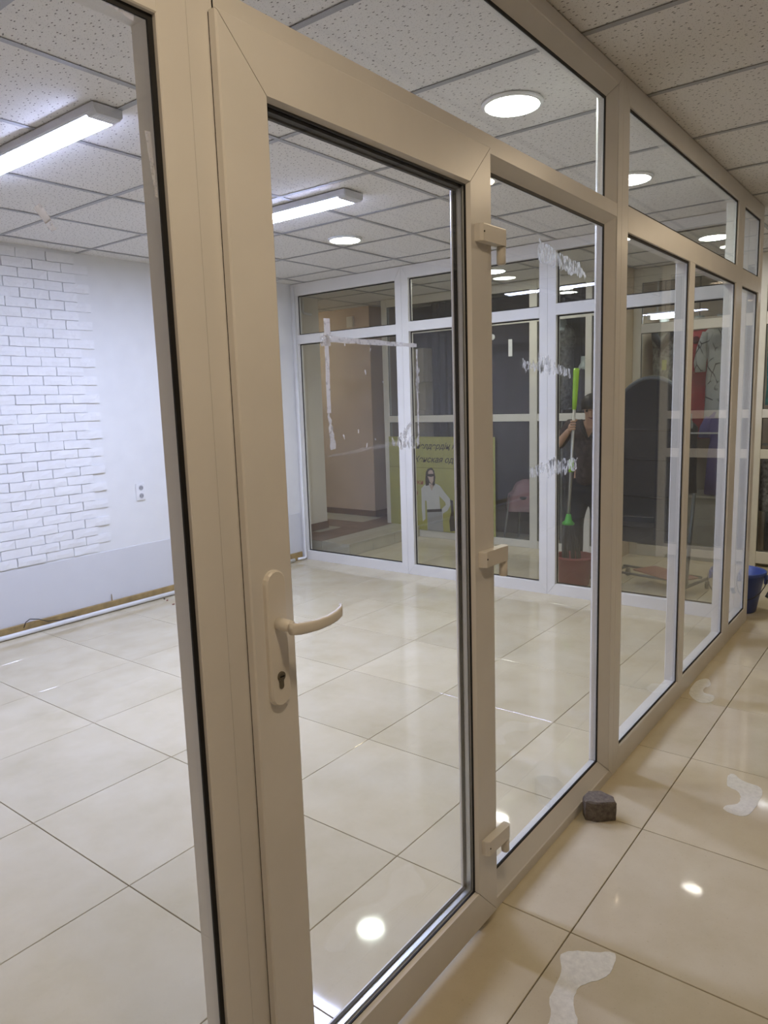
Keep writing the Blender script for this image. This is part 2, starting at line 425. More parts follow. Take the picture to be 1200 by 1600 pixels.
for r in range(33):
    z = bz0+(r+.5)*PITCH_Z
    if z+PITCH_Z/2 > H+.002: break
    xe = 1.112 if r % 2 == 0 else 1.212
    for k in range(8 if r % 2 else 7):
        o = link('brick', random.choice(bms), None, wb)
        o.location = (xe-(k+.5)*BL, Y1+random.choice((0, .002, .004, .007)), z+random.uniform(-.0008, .0008))
        o.rotation_euler = (random.uniform(-.015, .015), random.uniform(-.006, .006), random.uniform(-.012, .012))
box('plinth_panel', (XW, Y1-.006, 0), (3.2, Y1+.001, .447), 'plinth', wb, .001)
bb = box('baseboard_back', (XW, Y1-.022, 0), (3.19, Y1-.0065, .075), 'wood', None, .004); tag(bb, 'golden wooden skirting strip along the white plinth', kind='structure')
# short nail sticking out of the skirting
bm = bmesh.new(); tube(bm, [(1.165, Y1-.018, .07), (1.165, Y1-.016, .125)], [.004, .0025], 6); put('splinter', bm, 'wood', bb)

# wall_east_side return (pier between shop and hall corner)
# ================================================================== front partition
def sec_square(name, label, P, a0, a1, ups, lows, w=.064, D=.065, dg=.015, m='pvc', mull=(), trans=(2.04, 2.13), top=None, bot=.09, gm='glass'):
    """square-edged frame; lows/ups = number of lights given by mullion spans in mull"""
    top = top if top is not None else 2.46
    o = struct(name, label, P(a0, 0, 0))
    wt = H-top
    for s, n in (('left', 'stile'), ('right', 'stile')): member(P, s, a0, a1, 0, H, sq(w, D), n, o, m, mit=(bot/w, wt/w))
    member(P, 'top', a0, a1, 0, H, [(x*wt/w if i in (1, 2, 3, 4) else x, d) for i, (x, d) in enumerate(sq(w, D))], 'top_rail', o, m, mit=(w/wt, w/wt))
    member(P, 'bottom', a0, a1, 0, H, [(x*bot/w if i in (1, 2, 3, 4) else x, d) for i, (x, d) in enumerate(sq(w, D))], 'bottom_rail', o, m, mit=(w/bot, w/bot))
    ia, ib = a0+w, a1-w
    bp = [(-.002, 0), (0, .002), (0, D-.004), (-.004, D)]
    bar(P, True, ia-.001, ib+.001, trans[0], trans[1], bp, 'transom_bar', o, m)
    light_opening(P, ia, ib, trans[1], top, dg, o, m=gm)
    xs = ia
    for c0, c1 in mull:
        bar(P, False, bot-.001, trans[0]+.001, c0, c1, bp, 'mullion', o, m)
        light_opening(P, xs, c0, bot, trans[0], dg, o, m=gm); xs = c1
    light_opening(P, xs, ib, bot, trans[0], dg, o, m=gm)
    return o
W1 = sec_square('window_1', 'fixed glazed section left of the door in white plastic frame, taped pane', FRONT, -2.44, -.9575, 1, 1, w=.055, top=2.46)
# coupling groove strip and door section
WA = struct('window_2', 'glazed frame around the door with transom light and narrow side light', (-.957, 0, 0))
DL, DR = -.9570, .8930
MX0, MX1 = -.099, -.043
member(FRONT, 'left', DL, DR, 0, H, sq(.055), 'stile', WA, mit=(0, 1))
member(FRONT, 'right', DL, DR, 0, H, AP, 'stile', WA)
member(FRONT, 'top', DL, DR, 0, H, AP, 'top_rail', WA)
ABOT = [(0, 0), (.033, 0), (.036, .003), (.086, .028), (.086, .055), (.076, .065), (0, .065)]
member(FRONT, 'bottom', MX1, DR, 0, H, ABOT, 'bottom_rail', WA, mit=(0, 1))
bm = bmesh.new(); tp = [(2.118, 0), (2.12, .003), (2.127, .028), (2.127, .055), (2.12, .065), (2.063, .065), (2.047, .055), (2.047, .028), (2.073, .003), (2.075, 0)]
prism_ends(bm, [FRONT(DL+.05, d, z) for z, d in tp], [FRONT(DR-.046, d, z) for z, d in tp]); put('transom_bar', bm, 'pvc', WA)
bar(FRONT, False, 0, 2.072, MX0, MX1, [(-.002, 0), (0, .003), (.040, .028), (.040, .055), (.01, .065)], 'mullion', WA)
light_opening(FRONT, DL+.055, DR-.088, 2.126, H-.088, .034, WA)
light_opening(FRONT, MX1+.040, DR-.088, .086, 2.047, .034, WA)
W3 = sec_square('window_3', 'glazed section beside the door section, two tall lower panes', FRONT, .8945, 2.702, 1, 2, mull=((1.757, 1.834),))
W4 = sec_square('window_4', 'narrow glazed section at the outer corner near the blue bucket', FRONT, 2.7035, XO, 1, 1, w=.07)
# ------------------------------------------------------------------ door leaf
YL = -.020
LX0, LX1, LZ0, LZ1 = -.917, -.066, .028, 2.078
LP = Plane(lambda a, d, z: (a, YL+d, z))
dr = struct('door_1', 'white plastic glazed door leaf with lever handle and three hinges', (LX0, YL, 0))
DP = [(0, .003), (.003, 0), (.099, 0), (.105, .010), (.105, .052), (.098, .058), (.036, .058), (.036, .0165), (0, .0165)]
DPB = [(0, .003), (.003, 0), (.107, 0), (.113, .010), (.113, .052), (.106, .058), (.036, .058), (.036, .0165), (0, .0165)]
member(LP, 'top', LX0, LX1, LZ0, LZ1, DP, 'top_rail', dr)
member(LP, 'bottom', LX0, LX1, LZ0, LZ1, DPB, 'bottom_rail', dr, mit=(.105/.113, .105/.113))
member(LP, 'left', LX0, LX1, LZ0, LZ1, DP, 'stile', dr, mit=(.113/.105, 1))
member(LP, 'right', LX0, LX1, LZ0, LZ1, DP, 'stile', dr, mit=(.113/.105, 1))
g0, g1, h0, h1 = LX0+.105, LX1-.105, LZ0+.113, LZ1-.105
light_opening(LP, g0, g1, h0, h1, .016, dr, gw=.004)
put('spacer', ring_mesh(LP, g0, g1, h0, h1, [(-.004, .0185), (.0085, .0185), (.0085, .032), (-.004, .032)], ('bottom', 'left', 'right')), 'spacer', dr)
put('gasket', ring_mesh(LP, g0, g1, h0, h1, [(-.004, .0185), (.0085, .0185), (.0085, .032), (-.004, .032)], ('top',)), 'gasket', dr)  # top run of the spacer, coloured black for the shade it sits in
put('gasket', ring_mesh(LP, g0, g1, h0, h1, [(-.004, .0325), (.012, .0325), (.012, .040), (-.004, .040)]), 'gasket', dr)
put('seal_shadow_line', ring_mesh(LP, LX0, LX1, LZ0, LZ1, [(.0015, .0166), (.02, .0166), (.02, .0199), (.0015, .0199)]), 'gasket', dr)  # black seal strip that paints in the shadow line round the leaf
# handle
hx = -.866
def rounded_plate(bm, cx, z0, z1, w, y0, y1, c=.003, n=8):
    r = w/2
    def outline(r, y):
        pts = []
        for k in range(n+1): a = math.pi*k/n; pts.append(Vector((cx+r*math.cos(a), y, z1-w/2+r*math.sin(a))))
        for k in range(n+1): a = math.pi+math.pi*k/n; pts.append(Vector((cx+r*math.cos(a), y, z0+w/2+r*math.sin(a))))
        return pts
    loft(bm, [outline(r, y1), outline(r, y0+c), outline(r-c, y0)], True)
bm = bmesh.new()
# lever: neck then flat curved band
tube(bm, [(hx, YL-.010, 1.090), (hx, YL-.030, 1.090), (hx, YL-.042, 1.090)], [.0115, .0115, .0105], 14)
lv = [(-.010, -.050, 1.0885, .010, .0065), (.004, -.055, 1.0870, .0108, .0075), (.022, -.057, 1.0850, .0105, .0065), (.05, -.0585, 1.0830, .0100, .0058), (.08, -.0575, 1.0830, .0098, .0056), (.105, -.0545, 1.0850, .0098, .0056), (.125, -.049, 1.0885, .0100, .0058), (.1325, -.043, 1.0900, .0098, .0058), (.135, -.038, 1.0905, .0080, .005)]
rings = []
for dx, dy, z, hz, hy in lv:
    rings.append([Vector((hx+dx + (0 if dx < .12 else hy*.5*math.cos(a)), YL+dy+hy*math.copysign(abs(math.cos(a))**.6, math.cos(a)), z+hz*math.copysign(abs(math.sin(a))**.6, math.sin(a)))) for a in [2*math.pi*k/16 for k in range(16)]])
loft(bm, rings, True)
hd = put('handle', bm, 'handle', dr, smooth=True); tag(hd, 'beige lever handle on a long rounded backplate')
bm = bmesh.new(); rounded_plate(bm, hx, .936, 1.187, .047, YL-.0105, YL, .003); put('backplate', bm, 'handle', hd)
bm = bmesh.new(); rounded_plate(bm, hx-.001, .969, 1.001, .0105, YL-.0125, YL-.010, .0006); put('lock_cylinder', bm, 'brass', hd)
bm = bmesh.new(); lathe(bm, (0, 0, 0), [(.0088, 0), (.0088, .003), (.0080, .0036)], 18)
for v in bm.verts: v.co = Vector((hx-.001+v.co.x, YL-.0103-v.co.z, .993+v.co.y))
put('lock_face', bm, 'brass', hd)
box('keyhole', (hx-.006, YL-.0144, .9918), (hx+.004, YL-.0138, .9942), 'dark', hd)
# hinges
for zt in (1.886, 1.086, .284):
    bm = bmesh.new()
    x0, x1, y0, y1, z1, z0 = LX1-.083, LX1+.038, YL-.024, YL, zt, zt-.040
    prof = [(x0, y1), (x0, y1-.014), (x0+.006, y1-.022), (x1-.012, y0-.002), (x1-.003, y0+.002), (x1, y0+.010), (x1-.002, y1-.002)]
    loft(bm, [[Vector((x, y, z0)) for x, y in prof], [Vector((x, y, z0+.002)) for x, y in prof], [Vector((x, y, z1-.002)) for x, y in prof], [Vector((x*.98+.02*(x0+x1)/2, y*.98+.02*(y0+y1)/2, z1)) for x, y in prof]], True)
    hg = put('hinge', bm, 'handle', dr)
    bm = bmesh.new(); lathe(bm, (x1-.0125, YL-.0125, 0), [(.0095, z0-.043), (.0115, z0-.041), (.0115, z0-.001)], 18); put('hinge_pin', bm, 'handle', hg, True)
    bm = bmesh.new(); tube(bm, [(x0+.008, YL-.020, zt-.019), (x0+.008, YL-.0232, zt-.019)], .0022, 10); put('screw_hole', bm, 'dark', hg)

# ------------------------------------------------------------------ tape and glue marks on the glass
def blob(name, P, pts, d, m, parent, th=.0006, lab=None):
    bm = bmesh.new(); a = [P(x, d, z) for x, z in pts]; b = [P(x, d-th, z) for x, z in pts]
    loft(bm, [a, b], True); o = put(name, bm, m, parent)
    if lab: tag(o, lab)
    return o
def strip(a, b, w0, w1=None, jit=.0015, n=10, seed=1):
    rnd = random.Random(seed); w1 = w1 or w0
    ax, az = a; bx, bz = b; L = math.hypot(bx-ax, bz-az); ux, uz = (bx-ax)/L, (bz-az)/L; px, pz = -uz, ux
    up_, dn = [], []
    for i in range(n+1):
        t = i/n; w = (w0+(w1-w0)*t)/2
        up_.append((ax+ux*L*t+px*(w+rnd.uniform(-jit, jit)), az+uz*L*t+pz*(w+rnd.uniform(-jit, jit))))
        dn.append((ax+ux*L*t-px*(w+rnd.uniform(-jit, jit)), az+uz*L*t-pz*(w+rnd.uniform(-jit, jit))))
    return up_ + dn[::-1]
LD = .0135
blob('tape_strip', LP, strip((-.678, 1.632), (-.677, 1.602), .017, jit=.0003, seed=2), LD, 'tape', dr)
blob('tape_strip', LP, strip((-.680, 1.601), (-.682, 1.455), .011, .010, .0008, seed=3), LD, 'tape', dr)
blob('tape_strip', LP, strip((-.682, 1.455), (-.674, 1.385), .006, .014, .003, seed=4), LD, 'tape_thin', dr)
blob('tape_strip', LP, strip((-.694, 1.594), (-.385, 1.593), .012, .008, .0008, 16, 5), LD-.0008, 'tape_thin', dr)
blob('tape_strip', LP, strip((-.700, 1.590), (-.672, 1.592), .022, .020, .001, seed=15), LD-.0016, 'tape_thin', dr)
blob('tape_strip', LP, strip((-.384, 1.585), (-.384, 1.375), .006, .004, .0012, 14, 6), LD, 'tape_thin', dr)
blob('tape_strip', LP, strip((-.384, 1.545), (-.382, 1.49), .018, .010, .005, 8, 7), LD, 'scrape', dr)
blob('glue_scrape', LP, strip((-.485, 1.385), (-.385, 1.382), .018, .022, .006, 14, 8), LD, 'scrape', dr)
blob('glue_scrape', LP, strip((-.455, 1.388), (-.415, 1.425), .022, .010, .009, 10, 9), LD, 'scrape', dr)
blob('glue_scrape', LP, strip((-.690, 1.372), (-.46, 1.385), .004, .010, .001, 12, 10), LD-.0008, 'tape_faint', dr)
# drops and scuffs
rnd = random.Random(5)
for k in range(9):
    x = rnd.uniform(-.68, -.5); z = rnd.uniform(1.36, 1.60); blob('paint_speck', LP, strip((x, z), (x+rnd.uniform(-.003, .003), z-rnd.uniform(.003, .010)), .003, .002, .0006, 3, 60+k), LD, 'tape', dr)
SD = .0315
for k, (p0, p1, w, c) in enumerate([((.20, 1.565), (.36, 1.562), .030, 'scrape'), ((.30, 1.572), (.385, 1.566), .055, 'scrape'), ((.38, 1.56), (.55, 1.545), .025, 'scrape'),
                                     ((.245, 1.245), (.42, 1.262), .035, 'scrape'), ((.37, 1.25), (.60, 1.243), .045, 'scrape'), ((.30, 1.895), (.62, 1.872), .055, 'scrape'),
                                     ((.60, 1.876), (.655, 1.858), .018, 'tape_thin')]):
    blob('glue_scrape', FRONT, strip(p0, p1, w, w*.8, .009, 16, 20+k), SD, c, WA)
Z1D = .0125
blob('tape_piece', FRONT, strip((-1.213, 1.741), (-1.199, 1.723), .0125, .011, .001, 6, 31), Z1D, 'tape', W1)
blob('tape_piece', FRONT, strip((-1.201, 1.724), (-1.193, 1.713), .011, .009, .001, 6, 32), Z1D, 'tape_thin', W1)
blob('tape_strip', FRONT, strip((-1.033, 1.877), (-1.026, 1.786), .009, .005, .0008, 10, 33), Z1D, 'tape', W1)
blob('tape_strip', FRONT, strip((-1.10, 2.037), (-1.042, 2.026), .008, .010, .0014, 9, 34), Z1D, 'tape', W1)

# ================================================================== end partition (towards hall)
PE = SIDE(X1)
EG = [(2.6405, Y1-.004, 2.44, (2.012, 2.092)), (1.3605, 2.639, 2.445, (2.026, 2.103)), (.0665, 1.359, 2.475, (2.035, 2.115))]
labs = ['end wall glazed section next to the white plaster wall and corner pipe', 'middle glazed section of the end wall, in front of the yellow poster', 'end wall glazed section nearest the corridor corner, in front of red bucket']
for k, (a0, a1, tp, tr) in enumerate(EG):
    sec_square('window_%d' % (5+k), labs[k], PE, a0, a1, 1, 1, w=.064, trans=tr, top=tp, bot=.084, dg=.036)
# white pipe in the corner and along the skirting
bm = bmesh.new(); tube(bm, [(X1-.03, Y1-.065, H-.03), (X1-.03, Y1-.065, .05), (X1-.032, Y1-.068, .03), (X1-.05, Y1-.068, .022), (X1-.12, Y1-.05, .022)], .012, 10)
vp = put('water_pipe', bm, 'pipe', None, True); tag(vp, 'thin white plastic pipe rising in the corner beside the glazed end wall', 'pipe')
bm = bmesh.new(); tube(bm, [(XW+.01, Y1-.045, .02), (3.05, Y1-.045, .02)], .0165, 12)
hp = put('heating_pipe', bm, 'pipe', None, True); tag(hp, 'white plastic pipe lying along the golden skirting', 'pipe')
bm = bmesh.new()
tube(bm, [(.50, Y1-.028, .05), (.515, Y1-.03, .085), (.545, Y1-.032, .10), (.60, Y1-.034, .085), (.66, Y1-.036, .055), (.74, Y1-.04, .042), (.86, Y1-.045, .042)], .003, 6)
tag(put('cable', bm, 'cable', None, True), 'thin black cable looped over the white pipe at the skirting', 'cable')
# double socket
so = empty('wall_socket', (1.486, Y1-.001, .85)); tag(so, 'white double power socket on the plaster wall', 'socket')
box('frame', (1.447, Y1-.013, .785), (1.525, Y1-.0005, .915), 'rim', so, .004)
for z in (.88, .82):
    bm = bmesh.new(); tube(bm, [(1.488, Y1-.0155, z), (1.488, Y1-.0125, z)], .025, 20); sc_ = put('socket_face', bm, 'rim', so)
    bm = bmesh.new(); tube(bm, [(1.488, Y1-.0162, z), (1.488, Y1-.0154, z)], .019, 20); put('socket_well', bm, 'gridbar', sc_)
    for dx in (-.009, .009):
        bm = bmesh.new(); tube(bm, [(1.488+dx, Y1-.0168, z), (1.488+dx, Y1-.0161, z)], .003, 8); put('pin_hole', bm, 'dark', sc_)

# ================================================================== lamps
def batten(x0, x1, y0, y1, label, group):
    o = empty('batten_light', ((x0+x1)/2, (y0+y1)/2, H)); tag(o, label, 'ceiling light', group)
    w = x1-x0; cx = (x0+x1)/2
    prof = [(-w/2, 0), (w/2, 0), (w/2, -.026), (w/2-.006, -.032), (-w/2+.006, -.032), (-w/2, -.026)]
    bm = bmesh.new(); loft(bm, [[Vector((cx+a, y0, H+b)) for a, b in prof], [Vector((cx+a, y1, H+b)) for a, b in prof]], True); put('body', bm, 'lamp_body', o)
    pd = [(-w/2+.008, -.0325), (w/2-.008, -.0325), (w/2-.011, -.038), (-w/2+.011, -.038)]
    bm = bmesh.new(); loft(bm, [[Vector((cx+a, y0+.05, H+b)) for a, b in pd], [Vector((cx+a, y1-.05, H+b)) for a, b in pd]], True); put('diffuser', bm, 'batten', o)
    for s, ya, yb in ((1, y0, y0+.049), (-1, y1, y1-.049)):
        pe = [(-w/2, -.001), (w/2, -.001), (w/2, -.022), (w/2-.010, -.039), (-w/2+.010, -.039), (-w/2, -.022)]
        bm = bmesh.new(); loft(bm, [[Vector((cx+a*.95, ya-.004*s, H+b*.9)) for a, b in pe], [Vector((cx+a*1.01, ya+.004*s, H+b)) for a, b in pe], [Vector((cx+a*1.01, yb, H+b)) for a, b in pe]], True)
        e = put('end_cap', bm, 'lamp_body', o)
        for k in range(9):
            xx = cx-w*.36+k*w*.72/8
            box('vent_slot', (xx-.002, ya+.010*s, H-.0395), (xx+.002, ya+.028*s, H-.0388), 'rim', e)
batten(-.168, -.048, 1.50, 2.72, 'long cool white batten light on the ceiling in front of the brick facing', 'batten lights in the empty shop')
batten(1.245, 1.395, 1.55, 2.77, 'long cool white batten light on the ceiling in the middle of the empty shop', 'batten lights in the empty shop')
def round_lamp(x, y, label, group, r=.1, m='round'):
    o = empty('round_light', (x, y, H)); tag(o, label, 'ceiling light', group)
    bm = bmesh.new(); lathe(bm, (x, y, H), [(r+.014, .001), (r+.014, -.004), (r+.004, -.010), (r, -.010), (r, .001)], 32); put('rim', bm, 'rim', o, True)
    bm = bmesh.new(); lathe(bm, (x, y, H), [(r-.0003, -.004), (r-.0003, -.0085), (r-.01, -.0105)], 32); put('diffuser', bm, m, o)
GR = 'round ceiling lights in the empty shop'
round_lamp(.862, .405, 'round ceiling light above the narrow side light of the door', GR)
round_lamp(2.12, .405, 'round ceiling light behind the transom of the two-pane section', GR)
round_lamp(2.14, 2.31, 'round ceiling light beyond the middle batten light, near the end wall', GR)
round_lamp(.79, 2.30, 'round ceiling light between the two batten lights', GR)
GH = 'round ceiling lights in the hall'
round_lamp(3.95, .44, 'round ceiling light in the hall above the blue bucket side', GH, .1, 'hall')
round_lamp(3.98, 2.22, 'round ceiling light in the hall opposite the yellow poster', GH, .1, 'hall')
round_lamp(4.25, 5.85, 'added unseen round light in the passage behind the pale pier', GH, .12)  # hidden lamp added to brighten the hall walls and platform
GC = 'warm ceiling lights along the corridor'
for x, y, l in ((-1.2, -.85, 'warm round ceiling light over the corridor near the closed end'), (1.6, -.95, 'warm round ceiling light over the middle of the corridor'), (3.5, -.93, 'warm round ceiling light over the corridor near the hall')):
    round_lamp(x, y, l, GC, .08 if x > 3 else .11, 'warm')

# ================================================================== hall : platform, pier, passage
pf = box('platform', (3.505, 3.55, 0), (XE, YN, .108), 'grout'); tag(pf, 'low tiled platform in the hall with a brown tile border', kind='structure')
for k in range(5):
    x0 = 3.505+k*.36
    box('tile', (x0+.002, 3.54, .002), (x0+.358, 3.551, .118), 'ptile', pf, .001)
for k in range(5):
    y0 = 3.54+k*.36
    box('tile', (3.494, y0+.002, .002), (3.506, y0+.358, .118), 'ptile', pf, .001)
for i in range(9):
    for j in range(6):
        x0, y0 = 3.494+i*.36, 3.535+j*.36
        brown = (j == 1 and i < 6) or (i == 2 and j >= 1) or (j == 2 and i > 3) or (i == 0 and j in (1, 2))
        box('tile', (x0+.002, y0+.002, .108), (x0+.358, y0+.358, .12), 'brown' if brown else 'ptile', pf, .001)
pier = box('wall_pier', (3.28, 4.36, .12), (4.10, YN, H+.05), 'paintl'); tag(pier, 'pale beige pier standing on the tiled platform', kind='structure')
box('skirting', (3.28, 4.348, .12), (4.11, 4.36, .20), 'brown', pier, .002)
p2 = box('wall_pillar', (4.95, 4.36, .12), (6.6, YN, H+.05), 'paint'); tag(p2, 'beige pillar with brown tile skirting behind the platform', kind='structure')
box('skirting', (4.938, 4.348, .12), (6.6, 4.36, .19), 'brown', p2, .002); box('skirting', (4.938, 4.36, .12), (4.95, YN, .19), 'brown', p2, .002)
bx_ = box('junction_box', (4.915, 4.58, 2.33), (4.95, 4.67, 2.45), 'paintl', None, .004); tag(bx_, 'small pale junction box high on the beige pillar', 'box')
bm = bmesh.new(); tube(bm, [(3.85, 4.345, H), (3.85, 4.345, 2.40), (3.86, 4.345, 2.385), (3.97, 4.345, 2.38)], .012, 8)
tag(put('wall_pipe', bm, 'pipe', None, True), 'short bent white pipe under the ceiling on the pale beige pier', 'pipe')

# ================================================================== opposite shop front, dark shop (left part)
PL = SIDE(XL)
def far_front(name, label, P, a0, a1, posts, rails, D=.05, m='pvc_far', gm='glass_far'):
    o = struct(name, label, P(a0, 0, 0))
    ys = [(a0, a0+.07)] + posts + [(a1-.07, a1)]
    for c0, c1 in ys: bar(P, False, 0, H, c0, c1, [(-.003, 0), (0, .003), (0, D)], 'post', o, m)
    for (c0, c1), (d0, d1) in zip(ys[:-1], ys[1:]):
        for z0, z1 in rails: bar(P, True, c1, d0, z0, z1, [(-.003, .004), (0, .007), (0, D-.003)], 'rail', o, m)
        for (r0, r1), (q0, q1) in zip(rails[:-1], rails[1:]):
            light_opening(P, c1, d0, r1, q0, .02, o, m=gm, gw=.004)
    return o
rL = [(0, .075), (1.237, 1.308), (2.16, 2.24), (2.46, H)]
far_front('window_8', 'opposite glazed shop front with dark curtains and a yellow poster', PL, 1.33, 3.98, [(1.62, 1.68), (2.15, 2.23), (2.93, 2.99)], rL)
PR = SIDE(XR)
rR = [(0, .10), (1.99, 2.07), (2.42, H)]
far_front('window_9', 'glazed display front with hanging dresses opposite the empty shop', PR, .33, 1.32, [], rR)
rQ = [(.03, .13), (.907, .985), (1.24, 1.31), (1.985, 2.085), (2.46, H)]
far_front('window_10', 'glazed shop front with several crossbars behind the blue bucket', PR, -1.05, .325, [(-.45, -.38)], rQ)
tag(box('wall_divider', (XR+.1, 1.30, 0), (XE, 1.36, H+.05), 'cream'), 'cream dividing wall between the opposite shops', kind='structure')
tag(box('wall_return', (XL, 1.322, 0), (XR+.1, 1.328, H+.05), 'cream'), 'narrow cream return between the two opposite shop fronts', kind='structure')
tag(box('wall_dress_back', (5.62, .33, .0), (5.68, 1.30, H+.05), 'cream'), 'cream wall behind the display dresses', kind='structure')
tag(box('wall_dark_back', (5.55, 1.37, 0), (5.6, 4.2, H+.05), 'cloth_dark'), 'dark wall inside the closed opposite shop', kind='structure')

# poster (flat print on a thin panel fixed to the shop front)
po = empty('poster', (XL-.004, 3.25, .1)); tag(po, 'yellow poster with a sunglassed woman in white and dark italic lettering', 'poster')
PX = XL-.006
box('panel', (PX, 2.60, .078), (PX+.004, 3.92, 1.085), 'poster_y', po)
box('header', (PX-.0008, 2.60, .752), (PX, 3.92, .760), 'poster_g', po)
def text(s, size, y, z, x, m, parent, shear=.35, name='lettering'):
    cu = bpy.data.curves.new('t', 'FONT'); cu.body = s; cu.size = size; cu.shear = shear; cu.offset = .0010; cu.extrude = .0004; cu.resolution_u = 3
    t = bpy.data.objects.new('t', cu); COL.objects.link(t); bpy.context.view_layer.update()
    me = bpy.data.meshes.new_from_object(t.evaluated_get(bpy.context.evaluated_depsgraph_get())); bpy.data.objects.remove(t)
    for v in me.vertices: v.co = Vector((x - v.co.z, y - v.co.x, z + v.co.y)) - origin_of(parent)
    me.flip_normals(); me.materials.clear()
    return link(name, me, m, parent)
text('Әйелдердің киімі', .086, 3.625, .958, PX-.001, 'ink', po)
text('Женская одежда', .090, 3.615, .815, PX-.001, 'ink', po)
for s, z in (('юбки', .575), ('тья', .455), ('и', .32), ('ды', .215)): text(s, .075, 3.66, z, PX-.001, 'inkred', po, .0)
def flat(name, pts, m, parent, dx):
    bm = bmesh.new(); a = [Vector((PX-dx, y, z)) for y, z in pts]; loft(bm, [a, [p+Vector((-.0005, 0, 0)) for p in a]], True); return put(name, bm, m, parent)
wf = flat('printed_figure', [(3.50, .53), (3.45, .575), (3.385, .59), (3.31, .59), (3.26, .57), (3.20, .50), (3.14, .44), (3.13, .38), (3.17, .31), (3.23, .275), (3.235, .10), (3.235, .079), (3.43, .079), (3.43, .26), (3.435, .40), (3.455, .40), (3.455, .20), (3.49, .17), (3.50, .30)], 'pwhite', po, .0008)
flat('printed_gap', [(3.27, .46), (3.20, .40), (3.19, .37), (3.26, .31)], 'poster_y', wf, .0015)
flat('printed_trousers', [(3.43, .275), (3.24, .30), (3.225, .079), (3.425, .079)], 'pgrey', wf, .0015)
flat('printed_belt', [(3.43, .275), (3.43, .305), (3.24, .325), (3.24, .295)], 'ink', wf, .0022)
flat('printed_neck', [(3.40, .58), (3.33, .58), (3.365, .51)], 'pskin', wf, .0015)
flat('printed_hair', [(3.41, .745), (3.435, .71), (3.445, .62), (3.44, .56), (3.40, .57), (3.395, .60), (3.34, .56), (3.325, .58), (3.315, .66), (3.33, .73), (3.36, .76)], 'ink', wf, .0015)
flat('printed_face', [(3.405, .715), (3.41, .66), (3.39, .61), (3.36, .58), (3.34, .62), (3.335, .69), (3.35, .73), (3.38, .735)], 'pskin', wf, .0022)
flat('printed_sunglasses', [(3.412, .690), (3.412, .665), (3.37, .66), (3.333, .67), (3.333, .695)], 'ink', wf, .003)
flat('printed_bag', [(3.135, .43), (3.10, .42), (3.08, .10), (3.14, .09), (3.15, .2), (3.125, .3)], 'ink', wf, .0022)

# curtains and clothing inside the dark shop
def curtain(name, x, y0, y1, z0, z1, m, label, cat='curtain', group=None, amp=.02, wl=.09):
    n = max(8, int(abs(y1-y0)/wl*6)); bm = bmesh.new()
    f = [Vector((x+amp*math.sin(6.283*(y0+(y1-y0)*k/n)/wl), y0+(y1-y0)*k/n, 0)) for k in range(n+1)]
    poly = f + [p+Vector((.012, 0, 0)) for p in reversed(f)]
    loft(bm, [[p+Vector((0, 0, z0)) for p in poly], [p+Vector((0, 0, z1)) for p in poly]], True)
    return tag(put(name, bm, m, None), label, cat, group)
curtain('curtain', 4.95, 3.0, 3.50, .02, 2.48, 'cloth_dark', 'dark grey pleated curtain hanging behind the yellow poster pane')
curtain('curtain', 5.24, 2.24, 2.94, .02, 2.48, 'cloth_maroon', 'dark maroon curtain hanging beside the dark pleated one', amp=.006, wl=.3)
curtain('curtain', 5.10, 1.70, 2.14, .02, 2.48, 'cloth_dark', 'dark curtain hanging behind the person with the mop')
stz = 0.0
for k, (w, h, dx) in enumerate([(.30, .62, 0), (.26, .34, .02), (.28, .40, -.01), (.25, .30, .02), (.22, .36, -.01)]):
    b = box('carton', (4.82+dx, 3.53, stz), (5.05+dx, 3.53+w, stz+h-.002), 'box', None, .004)
    tag(b, ['tall tan carton at the foot of the stack behind the poster pane', 'tan carton second from the floor in the stack behind the poster pane', 'tan carton in the middle of the stack behind the poster pane', 'tan carton second from the top of the stack behind the poster pane', 'tan carton on top of the stack behind the poster pane'][k], 'carton', 'cartons stacked in the dark shop')
    stz += h
bm = bmesh.new(); tube(bm, [(XL+.012, 2.63, 2.055), (XL+.016, 2.63, 2.055)], .028, 18); tag(put('round_sticker', bm, 'white', None), 'small round white sticker on the dark shop pane', 'sticker')
tag(box('price_card', (XL+.012, 2.415, 1.86), (XL+.016, 2.455, 2.02), 'white'), 'narrow white card hanging inside the dark shop pane', 'card')
# chair with pink cloth inside dark shop
ch = empty('stool', (4.98, 2.45, 0)); tag(ch, 'stool with a dusty pink cloth thrown over it inside the dark shop', 'stool')
bm = bmesh.new(); lathe(bm, (4.98, 2.42, 0), [(.16, .44), (.17, .46), (.17, .48), (.15, .49)], 20); put('seat', bm, 'dsteel', ch)
for dx, dy in ((-.12, -.12), (.12, -.12), (-.12, .12), (.12, .12)):
    bm = bmesh.new(); tube(bm, [(4.98+dx, 2.42+dy, .45), (4.98+dx*1.4, 2.42+dy*1.4, 0)], .009, 8); put('leg', bm, 'steel', ch)
bm = bmesh.new(); rings = []
for z, r in ((.33, .20), (.40, .19), (.49, .175), (.515, .14), (.60, .10), (.64, .03)):
    rings.append([Vector((4.98+r*(1+.10*math.sin(5*a))*math.cos(a), 2.42+r*(1+.10*math.sin(5*a))*math.sin(a), z)) for a in [6.283*k/30 for k in range(30)]])
loft(bm, rings, True); put('cloth', bm, 'pink', ch, True)

